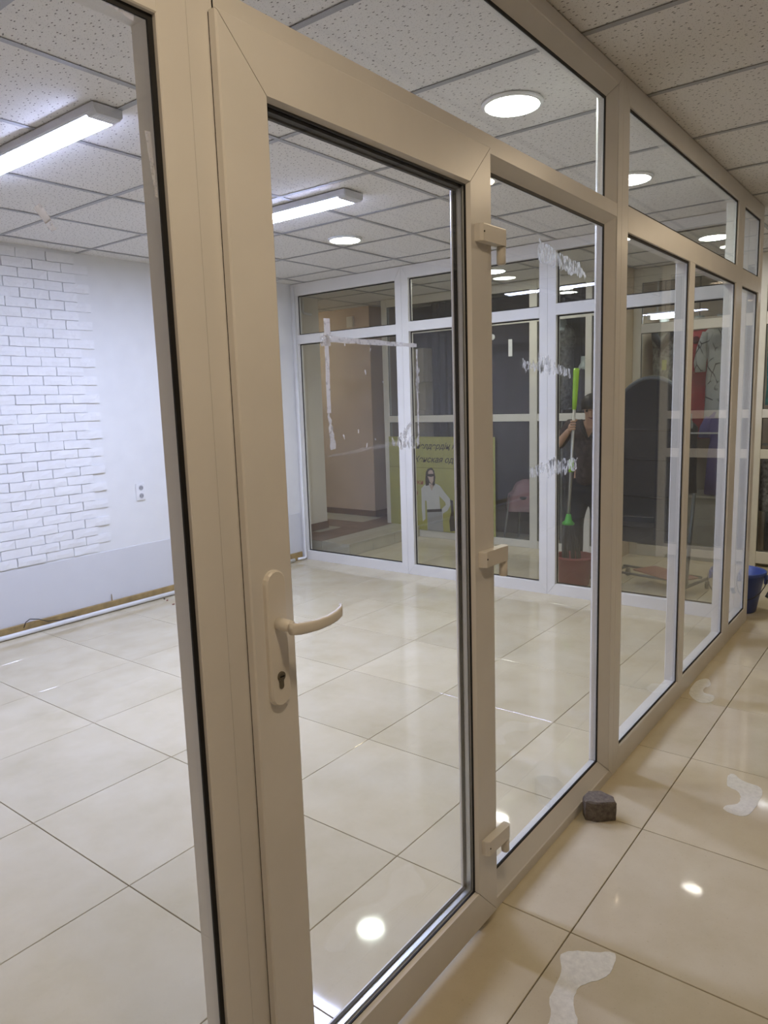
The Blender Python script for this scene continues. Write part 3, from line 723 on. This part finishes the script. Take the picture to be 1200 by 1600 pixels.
# garments
def dress(name, label, x, y, prof, m, group=None, neck='manne', sleeves=None, sm=None, fold=.06, cat='dress', bust=True, stand=None, cord=False):
    """prof: (z, half width along y, half depth along x)"""
    o = empty(name, (x, y, prof[0][0])); tag(o, label, cat, group)
    bm = bmesh.new(); n = 28; rings = []
    for i, (z, hw, hd) in enumerate(prof):
        f = fold*(1-i/(len(prof)-1))
        rings.append([Vector((x+hd*(1+f*math.sin(7*a))*math.cos(a), y+hw*(1+f*math.sin(9*a+1))*math.sin(a), z)) for a in [6.283*k/n for k in range(n)]])
    loft(bm, rings, True); put('dress_body', bm, m, o, True)
    if sleeves:
        for s in sleeves:
            bm = bmesh.new(); tube(bm, s[0], s[1], 10); put('sleeve', bm, sm or m, o, True)
    if bust:
        zt = prof[-1][0]
        bm = bmesh.new(); lathe(bm, (x-.01, y, 0), [(.075, zt-.05), (.06, zt-.01), (.045, zt+.02), (.042, zt+.07), (.046, zt+.075)], 16); put('bust_neck', bm, neck, o, True)
    if cord:
        bm = bmesh.new(); tube(bm, [(x, y, prof[-1][0]), (x, y, H+.002)], .003, 6); put('hanging_cord', bm, 'cable', o)
    if stand is not None:
        bm = bmesh.new(); tube(bm, [(x, y, stand), (x, y, prof[0][0]+.05)], .012, 8); tube(bm, [(x, y, stand), (x, y, stand+.012)], .07, 14); put('stand', bm, 'steel', o)
    return o
def dprof(z0, z1, hem, waist, chest, sh, dp=.10):
    L = z1-z0
    return [(z0, hem, dp), (z0+L*.25, hem*.93, dp), (z0+L*.5, (hem+waist)/2, dp*.9), (z0+L*.66, waist, dp*.8), (z0+L*.82, chest, dp), (z0+L*.93, sh, dp*.75), (z1, sh*.62, dp*.45)]
GD = 'dresses in the opposite display'
XD = XR+.17; XM = XR+.36; XB = XR+.55
rd = dress('red_dress', 'long plain red dress hanging in the opposite display', XB, .905, dprof(1.04, 2.07, .125, .105, .13, .15, .08), 'reddress', GD, cord=True,
      sleeves=[([(XB, 1.04, 1.98), (XB-.01, 1.08, 1.90), (XB-.02, 1.095, 1.80)], [.05, .055, .055]), ([(XB, .77, 1.98), (XB, .74, 1.92)], [.05, .05])])
bm = bmesh.new(); bmesh.ops.create_icosphere(bm, subdivisions=2, radius=.035)
for v in bm.verts: v.co = Vector((XB-.085+v.co.x*.4, .91+v.co.y, 1.93+v.co.z))
put('flower_brooch', bm, 'wine', rd, True)
dress('floral_dress', 'white dress with black sketched flowers hanging beside the red dress', XM, .665, dprof(1.12, 2.05, .13, .11, .125, .14, .08), 'floral', GD, cord=True,
      sleeves=[([(XM, .785, 1.98), (XM-.01, .82, 1.84), (XM-.02, .835, 1.72), (XM-.02, .83, 1.64)], [.045, .052, .054, .046])])
sd = dress('scarf_blouse', 'black and white spotted blouse with a black scarf beside the red dress', XM, 1.155, dprof(1.47, 2.05, .10, .10, .115, .12, .08), 'spotted', GD, cord=True)
bm = bmesh.new(); tube(bm, [(XM-.05, 1.235, 2.05), (XM-.085, 1.215, 1.97), (XM-.10, 1.15, 1.87), (XM-.085, 1.085, 1.97), (XM-.05, 1.065, 2.05)], [.02, .032, .042, .032, .02], 10); put('scarf', bm, 'cover', sd, True)
box('price_tag', (XM-.105, 1.10, 1.67), (XM-.102, 1.14, 1.76), 'yellowtag', sd)
dress('magenta_blouse', 'dark magenta patterned blouse on the lower rail of the display', XD, 1.105, dprof(1.0, 1.43, .11, .10, .11, .11, .08), 'magenta', GD, stand=.56)
dress('purple_dress', 'purple short sleeved dress on a bust low in the display', XD, .585, dprof(.575, 1.29, .135, .10, .115, .125, .08), 'purple', GD, stand=.56,
      sleeves=[([(XD, .69, 1.24), (XD-.01, .725, 1.15), (XD-.01, .73, 1.07)], [.045, .05, .055])])
dress('black_dress', 'black dress on a grey bust beside the purple dress', XD, .885, dprof(.575, 1.20, .095, .085, .09, .095, .08), 'cover', GD, stand=.56)
tag(box('display_shelf', (XR+.08, .35, 1.105), (XR+.10, 1.25, 1.118), 'white'), 'thin white rail across the dress display', 'shelf')
cb = empty('display_cabinet', (XR+.35, .8, 0)); tag(cb, 'low grey green display cabinet under the purple dress', 'cabinet')
box('body', (XR+.12, .36, 0), (XR+.55, 1.26, .54), 'ptile', cb, .004); box('plinth', (XR+.115, .36, 0), (XR+.12, 1.26, .06), 'dsteel', cb); box('top', (XR+.11, .35, .54), (XR+.56, 1.27, .56), 'pvc_far', cb, .003)
GQ = 'garments behind the crossbar shop front'
dress('teal_dress', 'teal patterned dress hanging behind the crossbar shop front', XR+.22, .19, dprof(1.34, 2.02, .085, .085, .085, .085), 'teal', GQ)
dress('black_coat', 'black coat hanging next to the teal dress', XR+.24, -.02, dprof(1.32, 2.0, .09, .09, .09, .09), 'cover', GQ)
dress('wine_dress', 'wine red dress on the low rail behind the crossbar shop front', XR+.24, .02, dprof(.45, .95, .09, .09, .09, .09), 'wine', GQ, bust=False)
dress('grey_dress', 'grey patterned dress on the low rail behind the crossbar shop front', XR+.24, .22, dprof(.45, .95, .08, .08, .08, .08), 'greyfloral', GQ, bust=False)
tag(box('low_rail', (XR+.23, -.35, 1.0), (XR+.25, .31, 1.02), 'steel'), 'steel clothes rail low behind the crossbar shop front', 'rail')
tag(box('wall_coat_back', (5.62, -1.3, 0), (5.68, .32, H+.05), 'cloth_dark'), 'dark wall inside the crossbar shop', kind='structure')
# patterned garments visible beside the mop handle
dress('grey_pattern_dress', 'grey black patterned dress hanging behind the mop handle', XL+.20, 1.99, dprof(1.34, 2.12, .12, .11, .12, .12), 'greyfloral', 'dark garments near the mop', stand=0.0)
dress('plain_dark_dress', 'plain dark dress on a pale bust near the patterned one', XL+.22, 1.76, dprof(1.32, 1.75, .075, .07, .075, .075), 'cloth_dark', 'dark garments near the mop', stand=0.0)
# lights inside display shops
def tube_light(x, y0, y1, z, label, group, r=.018, m='farl'):
    o = empty('tube_light', (x, (y0+y1)/2, z)); tag(o, label, 'ceiling light', group)
    box('body', (x-.03, y0, z), (x+.03, y1, z+.03), 'rim', o, .003)
    bm = bmesh.new(); tube(bm, [(x, y0+.03, z-.02), (x, y1-.03, z-.02)], r, 12); put('tube', bm, m, o, True)
    for y in (y0+.08, y1-.09): box('hanger', (x-.006, y, z+.03), (x+.006, y+.012, H+.002), 'rim', o)
    for y in (y0, y1-.03): box('holder', (x-.015, y, z-.035), (x+.015, y+.03, z), 'rim', o)
tube_light(5.12, .92, 1.27, 2.16, 'white tube light above the display dresses', 'tube lights in the opposite shops')
tube_light(5.15, -.30, .22, 2.25, 'white tube light above the teal dress', 'tube lights in the opposite shops')

# ================================================================== things in the hall
def bucket(name, label, c, rb, rt_, h, m, bail=None):
    o = empty(name, (c[0], c[1], 0)); tag(o, label, 'bucket')
    bm = bmesh.new(); lathe(bm, (c[0], c[1], 0), [(rb*.93, 0), (rb, .006), (rt_-.004, h-.02), (rt_+.008, h-.018), (rt_+.008, h), (rt_, h+.002), (rt_-.006, h-.006), (rb-.006, .012)], 32)
    put('bucket_body', bm, m, o, True)
    if bail:
        a = bail
        pts = []
        for k in range(13):
            t = math.pi*k/12; y = math.cos(t)*(rt_+.012); dn = math.sin(t)
            pts.append((c[0]+math.sin(a)*y - math.cos(a)*dn*(rt_*.35+.05)*1.0-.0, c[1]+math.cos(a)*y, h-.05-dn*.10))
        bm = bmesh.new(); tube(bm, pts, .003, 6); put('bail', bm, 'cable', o, True)
        bm = bmesh.new(); tube(bm, pts[5:8], .010, 10); put('grip', bm, 'dsteel', o, True)
    for s in (-1, 1): box('ear', (c[0]-.02, c[1]+s*(rt_-.004), h-.075), (c[0]+.02, c[1]+s*(rt_+.016), h-.018), m, o, .003)
    return o
bucket('red_bucket', 'dark red plastic bucket holding the mop behind the end wall glass', (3.585, 1.305), .115, .148, .235, 'red')
bb_ = bucket('blue_bucket', 'blue plastic bucket with wire bail on the hall floor at the corner', (3.50, .105), .118, .165, .275, 'blue')
pts = [(3.50+.02, -.07, .225)]
bm = bmesh.new(); bl = []
for k in range(13):
    t = k/12; ang = math.pi*t
    bl.append((3.47-.16*math.sin(ang)-.0, .105+.182*math.cos(ang)*-1, .235-.10*math.sin(ang)-.06*(1-t)*math.sin(ang)))
tube(bm, bl, .0032, 6); put('bail', bm, 'cable', bb_, True)
bm = bmesh.new(); tube(bm, [(3.44, -.10, .16), (3.44, -.085, .125)], .013, 10); put('grip', bm, 'dsteel', bb_, True)
# mop
mo = empty('mop', (3.60, 1.36, .10)); tag(mo, 'mop with lime green grip and grey pole standing in the red bucket', 'mop')
MT, MB = Vector((3.76, 1.372, 1.676)), Vector((3.615, 1.366, .50))
def along(t): return MT.lerp(MB, t)
bm = bmesh.new(); tube(bm, [along(0), along(.03), along(.2), along(.27)], [.022, .023, .019, .015], 12); put('grip', bm, 'green', mo, True)
bm = bmesh.new(); tube(bm, [along(.26), along(1)], .0125, 10); put('pole', bm, 'steel', mo, True)
bm = bmesh.new(); tube(bm, [along(.60), along(.68)], .019, 10); put('twist_lock', bm, 'green', mo, True)
bm = bmesh.new(); tube(bm, [MB+Vector((.004, 0, .05)), MB, MB+Vector((-.003, 0, -.02)), MB+Vector((-.004, 0, -.035))], [.018, .028, .05, .045], 14); put('mop_socket', bm, 'green2', mo, True)
bm = bmesh.new()
rnd = random.Random(3)
for k in range(34):
    a = rnd.uniform(0, 6.283); r = rnd.uniform(.005, .035); r1 = r*1.6+.02
    p0 = MB+Vector((r*math.cos(a), r*math.sin(a), -.03)); p1 = Vector((3.60+r1*math.cos(a), 1.345+r1*math.sin(a), .30)); p2 = Vector((3.59+r1*1.0*math.cos(a), 1.33+r1*math.sin(a), .07))
    tube(bm, [p0, p0.lerp(p1, .5)+Vector((0, 0, .01)), p1, p2], .006, 5)
ms = put('mop_strings', bm, 'mop', mo, True); ms['kind'] = 'stuff'

# ------------------------------------------------------------------ person
def skin_mesh(name, verts, edges, m, parent, sub=2, root=0):
    """verts: (x,y,z,rx,ry)"""
    me = bpy.data.meshes.new(name); me.from_pydata([v[:3] for v in verts], edges, [])
    o = bpy.data.objects.new(name, me); COL.objects.link(o)
    sk = o.modifiers.new('s', 'SKIN'); sk.use_smooth_shade = True
    for i, v in enumerate(verts):
        me.skin_vertices[0].data[i].radius = (v[3], v[4] if len(v) > 4 else v[3]); me.skin_vertices[0].data[i].use_root = (i == root)
    ss = o.modifiers.new('d', 'SUBSURF'); ss.levels = sub; ss.render_levels = sub
    bpy.context.view_layer.update()
    m2 = bpy.data.meshes.new_from_object(o.evaluated_get(bpy.context.evaluated_depsgraph_get()))
    bpy.data.objects.remove(o)
    return m2
pe = empty('person', (3.98, 1.345, 0)); tag(pe, 'person in dark patterned blouse and trousers gripping the mop, head bowed', 'person')
PXC = 3.98
def addmesh(name, me, m, parent):
    off = origin_of(parent)
    for v in me.vertices: v.co -= off
    me.materials.clear(); return link(name, me, m, parent, True)
HP = MT.lerp(MB, .372)            # hand position on the pole
cy = 1.345
# body: head, neck, chest, arms with hands, legs
V = []; Ed = []
def av(*a): V.append(a); return len(V)-1
def ae(*ids):
    for a, b in zip(ids[:-1], ids[1:]): Ed.append((a, b))
pel = av(PXC, cy, .82, .07, .08); sp1 = av(PXC+.01, cy, .98, .085, .105); sp2 = av(PXC-.005, cy-.005, 1.13, .085, .11); nk = av(PXC-.035, cy-.02, 1.255, .048, .05)
hd0 = av(PXC-.075, cy-.045, 1.315, .055, .055); hd1 = av(PXC-.10, cy-.06, 1.385, .085, .075); hd2 = av(PXC-.095, cy-.062, 1.44, .07, .065)
ae(pel, sp1, sp2, nk, hd0, hd1, hd2)
shL = av(PXC-.01, cy+.160, 1.215, .045, .045); elL = av(PXC-.08, cy+.255, 1.06, .04, .04); wrL = av(HP.x+.055, HP.y+.055, HP.z-.035, .026, .022)
ae(sp2, shL, elL, wrL)
shR = av(PXC-.01, cy-.170, 1.21, .045, .045); elR = av(PXC-.03, cy-.235, .99, .04, .04); wrR = av(PXC-.13, cy-.22, .82, .026, .024)
ae(sp2, shR, elR, wrR)
for s in (-1, 1):
    hp = av(PXC, cy+s*.085, .78, .055, .055); kn = av(PXC-.02, cy+s*.10+.01, .46, .048, .048); an = av(PXC+.01, cy+s*.10+.015, .09, .036, .036); toe = av(PXC-.13, cy+s*.11+.015, .035, .030, .035)
    ae(pel, hp, kn, an, toe)
body = skin_mesh('b', V, Ed, 'skin', None)
# hands merged into the body mesh as one object
def hand(wr, palm_dir, side_dir, grip, curl_c):
    """returns meshes of palm and five fingers curling round point curl_c"""
    vs = []; es = []
    def a(p, r, r2=None): vs.append((p.x, p.y, p.z, r, r2 or r)); return len(vs)-1
    w = a(wr, .024, .02); pm = a(wr+palm_dir*.04, .030, .018); es.append((w, pm))
    kn_ = []
    up_ = side_dir
    for i, (off, L) in enumerate(((.030, .062), (.011, .070), (-.009, .066), (-.028, .052))):
        k0 = a(wr+palm_dir*.075+up_*off, .0100); es.append((pm, k0))
        c = curl_c + up_*off
        out = (wr+palm_dir*.075+up_*off - c); out -= up_*out.dot(up_); out.normalize()
        tan = up_.cross(out)
        prev = k0
        for j, ang in enumerate((55, 115, 175)):
            t = math.radians(ang); p = c + (out*math.cos(t)+tan*math.sin(t)*grip)*.023
            q = a(p, .0088-.0008*j); es.append((prev, q)); prev = q
    th0 = a(wr+palm_dir*.030+up_*.030, .0125); es.append((pm, th0))
    outc = (wr+palm_dir*.05 - curl_c); outc -= up_*outc.dot(up_); outc.normalize(); tan = up_.cross(outc)
    p1 = curl_c+up_*.040+(outc*math.cos(-.9)+tan*math.sin(-.9)*grip)*.026; q1 = a(p1, .0105); es.append((th0, q1))
    p2 = curl_c+up_*.046+(outc*math.cos(-2.0)+tan*math.sin(-2.0)*grip)*.023; q2 = a(p2, .009); es.append((q1, q2))
    return skin_mesh('h', vs, es, 'skin', None, 2)
wrp = Vector(V[wrL][:3]); pd_ = (HP+Vector((.012, .020, 0)) - wrp); pd_.z *= .6; pd_.normalize()
pdir = (MT-MB).normalized()
h1_ = hand(wrp, pd_, pdir, 1, HP.copy())
wr2 = Vector(V[wrR][:3]); dn_ = Vector((-.35, .05, -.93)).normalized(); h2_ = hand(wr2, dn_, Vector((-.93, 0, .35)).normalized(), 1, wr2+dn_*.085+Vector((.0, .03, 0)))
bm = bmesh.new()
for me in (body, h1_, h2_): bm.from_mesh(me)
mm = bpy.data.meshes.new('body'); bm.to_mesh(mm); bm.free()
# nose, brow and jaw shaping of the bowed face is added as relief on the head
pb = addmesh('body', mm, 'skin', pe)
fc = Vector((PXC-.10, cy-.06, 1.375)); fdir = Vector((-.80, -.12, -.58)).normalized(); fr_ = Vector((-.15, .99, 0)).normalized(); fu = fdir.cross(fr_).normalized()
if fu.z < 0: fu = -fu
def facept(a, b, c): return fc + fr_*a + fu*b + fdir*c
bm = bmesh.new(); tube(bm, [facept(0, .02, .078), facept(0, -.005, .092), facept(0, -.018, .098), facept(0, -.026, .085)], [.006, .009, .013, .010], 8); put('nose', bm, 'skin', pb, True)
for s in (-1, 1):
    bm = bmesh.new(); bmesh.ops.create_icosphere(bm, subdivisions=2, radius=.010)
    for v in bm.verts: v.co = facept(s*.030, .018, .074) + v.co
    put('eye', bm, 'hair', pb, True)
    bm = bmesh.new(); bmesh.ops.create_icosphere(bm, subdivisions=2, radius=.024)
    for v in bm.verts: v.co = facept(s*.082, .0, -.005) + Vector((v.co.x*.8, v.co.y*.4, v.co.z*1.2))
    put('ear', bm, 'skin', pb, True)
bm = bmesh.new(); tube(bm, [facept(-.024, -.05, .070), facept(0, -.052, .080), facept(.024, -.05, .070)], [.003, .006, .003], 8); put('mouth', bm, 'wine', pb, True)
# hair cap
bm = bmesh.new(); bmesh.ops.create_uvsphere(bm, u_segments=28, v_segments=18, radius=1)
for v in bm.verts:
    c = v.co.copy(); v.co = fc + fr_*(c.x*.094) + fu*(c.y*.098+.006) + fdir*(c.z*.096-.014)
bmesh.ops.recalc_face_normals(bm, faces=bm.faces)
kill = [f for f in bm.faces if (f.calc_center_median()-fc).dot(fu) < -.085 + .69*((f.calc_center_median()-fc).dot(fdir)+.1)]
bmesh.ops.delete(bm, geom=kill, context='FACES')
bmesh.ops.solidify(bm, geom=list(bm.faces), thickness=.006)
put('hair', bm, 'hair', pe, True)
# blouse
V = []; Ed = []
a0 = av(PXC, cy, .70, .13, .165); a1 = av(PXC+.01, cy, .90, .115, .15); a2 = av(PXC+.01, cy, 1.04, .115, .15); a3 = av(PXC-.0, cy-.003, 1.165, .11, .155); ae(a0, a1, a2, a3)
s1 = av(PXC-.005, cy+.165, 1.225, .066, .066); e1 = av(PXC-.075, cy+.250, 1.066, .058, .058); f1 = av(PXC-.115, cy+.20, 1.105, .046, .046); ae(a3, s1, e1, f1)
s2 = av(PXC-.005, cy-.175, 1.22, .066, .066); e2 = av(PXC-.03, cy-.238, .99, .056, .056); f2 = av(PXC-.09, cy-.228, .90, .048, .048); ae(a3, s2, e2, f2)
sh = addmesh('blouse', skin_mesh('bl', V, Ed, 'shirt', None), 'shirt', pe)
# V neck of bare skin, following the front of the blouse
from mathutils.bvhtree import BVHTree
bvh = BVHTree.FromPolygons([v.co + origin_of(pe) for v in sh.data.vertices], [tuple(p.vertices) for p in sh.data.polygons])
def on_front(y, z, lift):
    hit = bvh.ray_cast(Vector((3.0, y, z)), Vector((1, 0, 0)))
    return Vector(((hit[0].x if hit[0] else PXC-.05)-lift, y, z))
bm = bmesh.new(); n = 8; grid = []
for i in range(n+1):
    z = 1.125+(1.265-1.125)*i/n; hw = .004+.085*(i/n)
    grid.append([on_front(cy-.035+hw*(2*j/8-1), z, .004) for j in range(9)])
front = [[bm.verts.new(p) for p in r] for r in grid]
for i in range(n):
    for j in range(8): bm.faces.new((front[i][j], front[i][j+1], front[i+1][j+1], front[i+1][j]))
bmesh.ops.solidify(bm, geom=list(bm.faces), thickness=.003)
put('neckline_skin', bm, 'skin', pe, True)
for s in (-1, 1):
    bm = bmesh.new(); tube(bm, [on_front(cy-.035+s*(.006+.088*t), 1.12+.15*t, .006) for t in (0, .25, .5, .75, 1)], [.010, .014, .016, .016, .012], 8); put('collar', bm, 'cover', sh, True)
# trousers
V = []; Ed = []
t0 = av(PXC, cy, .86, .125, .155); t1 = av(PXC, cy, .74, .125, .16); ae(t0, t1)
for s in (-1, 1):
    l0 = av(PXC, cy+s*.095, .62, .092, .092); l1 = av(PXC-.02, cy+s*.105+.01, .44, .076, .076); l2 = av(PXC+.01, cy+s*.10+.015, .10, .060, .060); ae(t1, l0, l1, l2)
addmesh('trousers', skin_mesh('tr', V, Ed, 'trouser', None), 'trouser', pe)
for s in (-1, 1):
    bm = bmesh.new(); yy = cy+s*.108+.015; rings = []
    for x, w, h in ((.055, .025, .05), (.04, .036, .075), (-.02, .040, .07), (-.09, .044, .055), (-.15, .040, .04), (-.175, .022, .028)):
        rings.append([Vector((PXC+x, yy+w*math.cos(a), max(.001, h*.5+h*.55*math.sin(a)))) for a in [6.283*k/14 for k in range(14)]])
    loft(bm, rings, True); put('shoe', bm, 'shoe', pe, True)

# ------------------------------------------------------------------ wheeled stand under a dark cover
st = empty('wheeled_stand', (3.78, .76, 0)); tag(st, 'wheeled metal stand with an arched black cover and red brown board', 'stand')
def stp(a, z, d=0): # a along the stand
    return Vector((3.76+a*.18-d*.98, .76+a*.98+d*.18, z))
cyc, hw = 0.035, .285
out = [(-hw, .34), (hw, .34), (hw, 1.28)] + [(hw*math.cos(t), 1.28+.30*math.sin(t)) for t in [math.pi*k/16 for k in range(1, 16)]] + [(-hw, 1.28)]
bm = bmesh.new(); loft(bm, [[stp(a+cyc, z, .012) for a, z in out], [stp(a+cyc, z, -.02) for a, z in out]], True); cv = put('cover', bm, 'cover', st)
arch = [(-hw, .34), (-hw, 1.28)] + [(hw*math.cos(t), 1.28+.30*math.sin(t)) for t in [math.pi*k/16 for k in range(15, 0, -1)]] + [(hw, 1.28), (hw, .34)]
bm = bmesh.new(); tube(bm, [stp(a+cyc, z, .0) for a, z in arch], .018, 8); put('arched_tube', bm, 'dsteel', st, True)
for z in (1.20, .98, .70, .46):
    bm = bmesh.new(); tube(bm, [stp(cyc-hw, z, .014), stp(cyc+hw, z, .014)], .008, 6); put('seam', bm, 'gasket', cv, True)
for a in (-.31, .33):
    bm = bmesh.new(); tube(bm, [stp(a, .75, .0), stp(a*1.02, .08, .10)], .013, 8); put('leg', bm, 'dsteel', st, True)
    bm = bmesh.new(); tube(bm, [stp(a*1.02, .08, .14), stp(a*1.02, .08, -.26)], .012, 8); put('base_bar', bm, 'dsteel', st, True)
    for d in (.13, -.25):
        c = stp(a*1.02, .032, d); bm = bmesh.new(); tube(bm, [c+Vector((0, -.011, 0)), c+Vector((0, .011, 0))], .031, 16); w_ = put('caster_wheel', bm, 'dsteel', st, True)
        bm = bmesh.new(); tube(bm, [c+Vector((0, 0, .015)), c+Vector((0, 0, .05))], .010, 8); put('caster_fork', bm, 'steel', w_, True)
for d in (.05, -.17):
    bm = bmesh.new(); tube(bm, [stp(-.31, .10, d), stp(.33, .10, d)], .010, 8); put('base_bar', bm, 'dsteel', st, True)
bd = box('board', (-.24, -.10, 0), (.20, .12, .012), 'board', None, .002)
bd.location = stp(-.07, .113, -.06); bd.rotation_euler = (0, .0, 1.05); tag(bd, 'red brown board lying across the base bars of the wheeled stand', 'board')

# ================================================================== paving block and dried glue marks in the corridor
bm = bmesh.new(); bmesh.ops.create_grid(bm, x_segments=1, y_segments=1, size=1); bm.free()
bm = bmesh.new(); rnd = random.Random(11)
base = [(.560, -.021), (.549, -.066), (.596, -.125), (.655, -.088), (.612, -.022)]
base = [(.572, -.010), (.541, -.034), (.551, -.072), (.597, -.123), (.630, -.100), (.640, -.050), (.610, -.012)]
cx_ = sum(p[0] for p in base)/len(base); cy_ = sum(p[1] for p in base)/len(base)
rings = []
for z, s in ((0.0, .97), (.004, 1.0), (.020, 1.0), (.038, .985), (.056, 1.0), (.066, .985), (.071, .90)):
    r = []
    for k in range(len(base)):
        a, b = Vector(base[k]), Vector(base[(k+1) % len(base)])
        for t in (0, .33, .66):
            p = a.lerp(b, t); q = Vector((cx_, cy_)) + (p-Vector((cx_, cy_)))*s
            r.append(Vector((q.x+rnd.uniform(-.0015, .0015), min(q.y+rnd.uniform(-.0015, .0015), -.004), z+(rnd.uniform(-.001, .001) if z > 0 else 0))))
    rings.append(r)
loft(bm, rings, True)
tag(put('paving_block', bm, 'stone', None), 'broken grey concrete paving block on the corridor floor against the frame', 'block')
def patch(pts, label, seed):
    rnd = random.Random(seed); out = []
    n = len(pts)
    for k in range(n):
        p0, p1, p2, p3 = [Vector(pts[(k+i) % n]) for i in (-1, 0, 1, 2)]
        for t in (0, .25, .5, .75):
            q = .5*((2*p1)+(p2-p0)*t+(2*p0-5*p1+4*p2-p3)*t*t+(3*p1-p0-3*p2+p3)*t**3)
            out.append(Vector((q.x+rnd.uniform(-.0015, .0015), q.y+rnd.uniform(-.0015, .0015), .0001)))
    bm = bmesh.new(); loft(bm, [out, [p+Vector((0, 0, .0007)) for p in out]], True)
    bmesh.ops.triangulate(bm, faces=[f for f in bm.faces if len(f.verts) > 4])
    tag(put('glue_patch', bm, 'glue', None), label, 'glue mark', 'dried glue marks on the corridor floor')
patch([(-.42, -.275), (-.309, -.290), (-.24, -.262), (-.147, -.250), (-.092, -.224), (-.055, -.256), (-.032, -.298), (-.006, -.334), (-.030, -.350), (-.096, -.350), (-.144, -.320), (-.179, -.306), (-.228, -.318), (-.274, -.347), (-.36, -.35), (-.44, -.32)], 'large curved patch of dried white glue on the floor before the door', 1)
patch([(1.137, -.366), (1.159, -.382), (1.126, -.419), (1.106, -.488), (1.006, -.498), (0.9, -.49), (.866, -.462), (.876, -.412), (.908, -.407), (.945, -.439), (1.001, -.438), (1.039, -.415), (1.056, -.382)], 'hook shaped patch of dried white glue beyond the paving block', 2)
patch([(2.052, -.014), (2.113, -.050), (2.03, -.085), (1.975, -.068), (1.915, -.085), (1.900, -.132), (1.818, -.140), (1.785, -.095), (1.840, -.038), (1.931, -.014)], 'pale curved glue mark at the foot of the two-pane section', 3)

rnd = random.Random(21)
for k, (x, y, r, m, lab) in enumerate(((1.565, 3.80, .008, 'dark', 'tiny black crumb on the tiles below the power socket'), (1.552, 3.745, .009, 'board', 'small reddish crumb beside the black crumb below the power socket'), (1.505, 3.605, .010, 'board', 'reddish crumb of rubble lying farthest from the white skirting pipe'))):
    bm = bmesh.new(); bmesh.ops.create_icosphere(bm, subdivisions=1, radius=r)
    for v in bm.verts: v.co = Vector((x+v.co.x*rnd.uniform(.7, 1.4), y+v.co.y*rnd.uniform(.7, 1.3), max(.0, .005+v.co.z*rnd.uniform(.5, .9))))
    tag(put('plaster_crumb', bm, m, None), lab, 'crumb', 'crumbs on the shop floor')
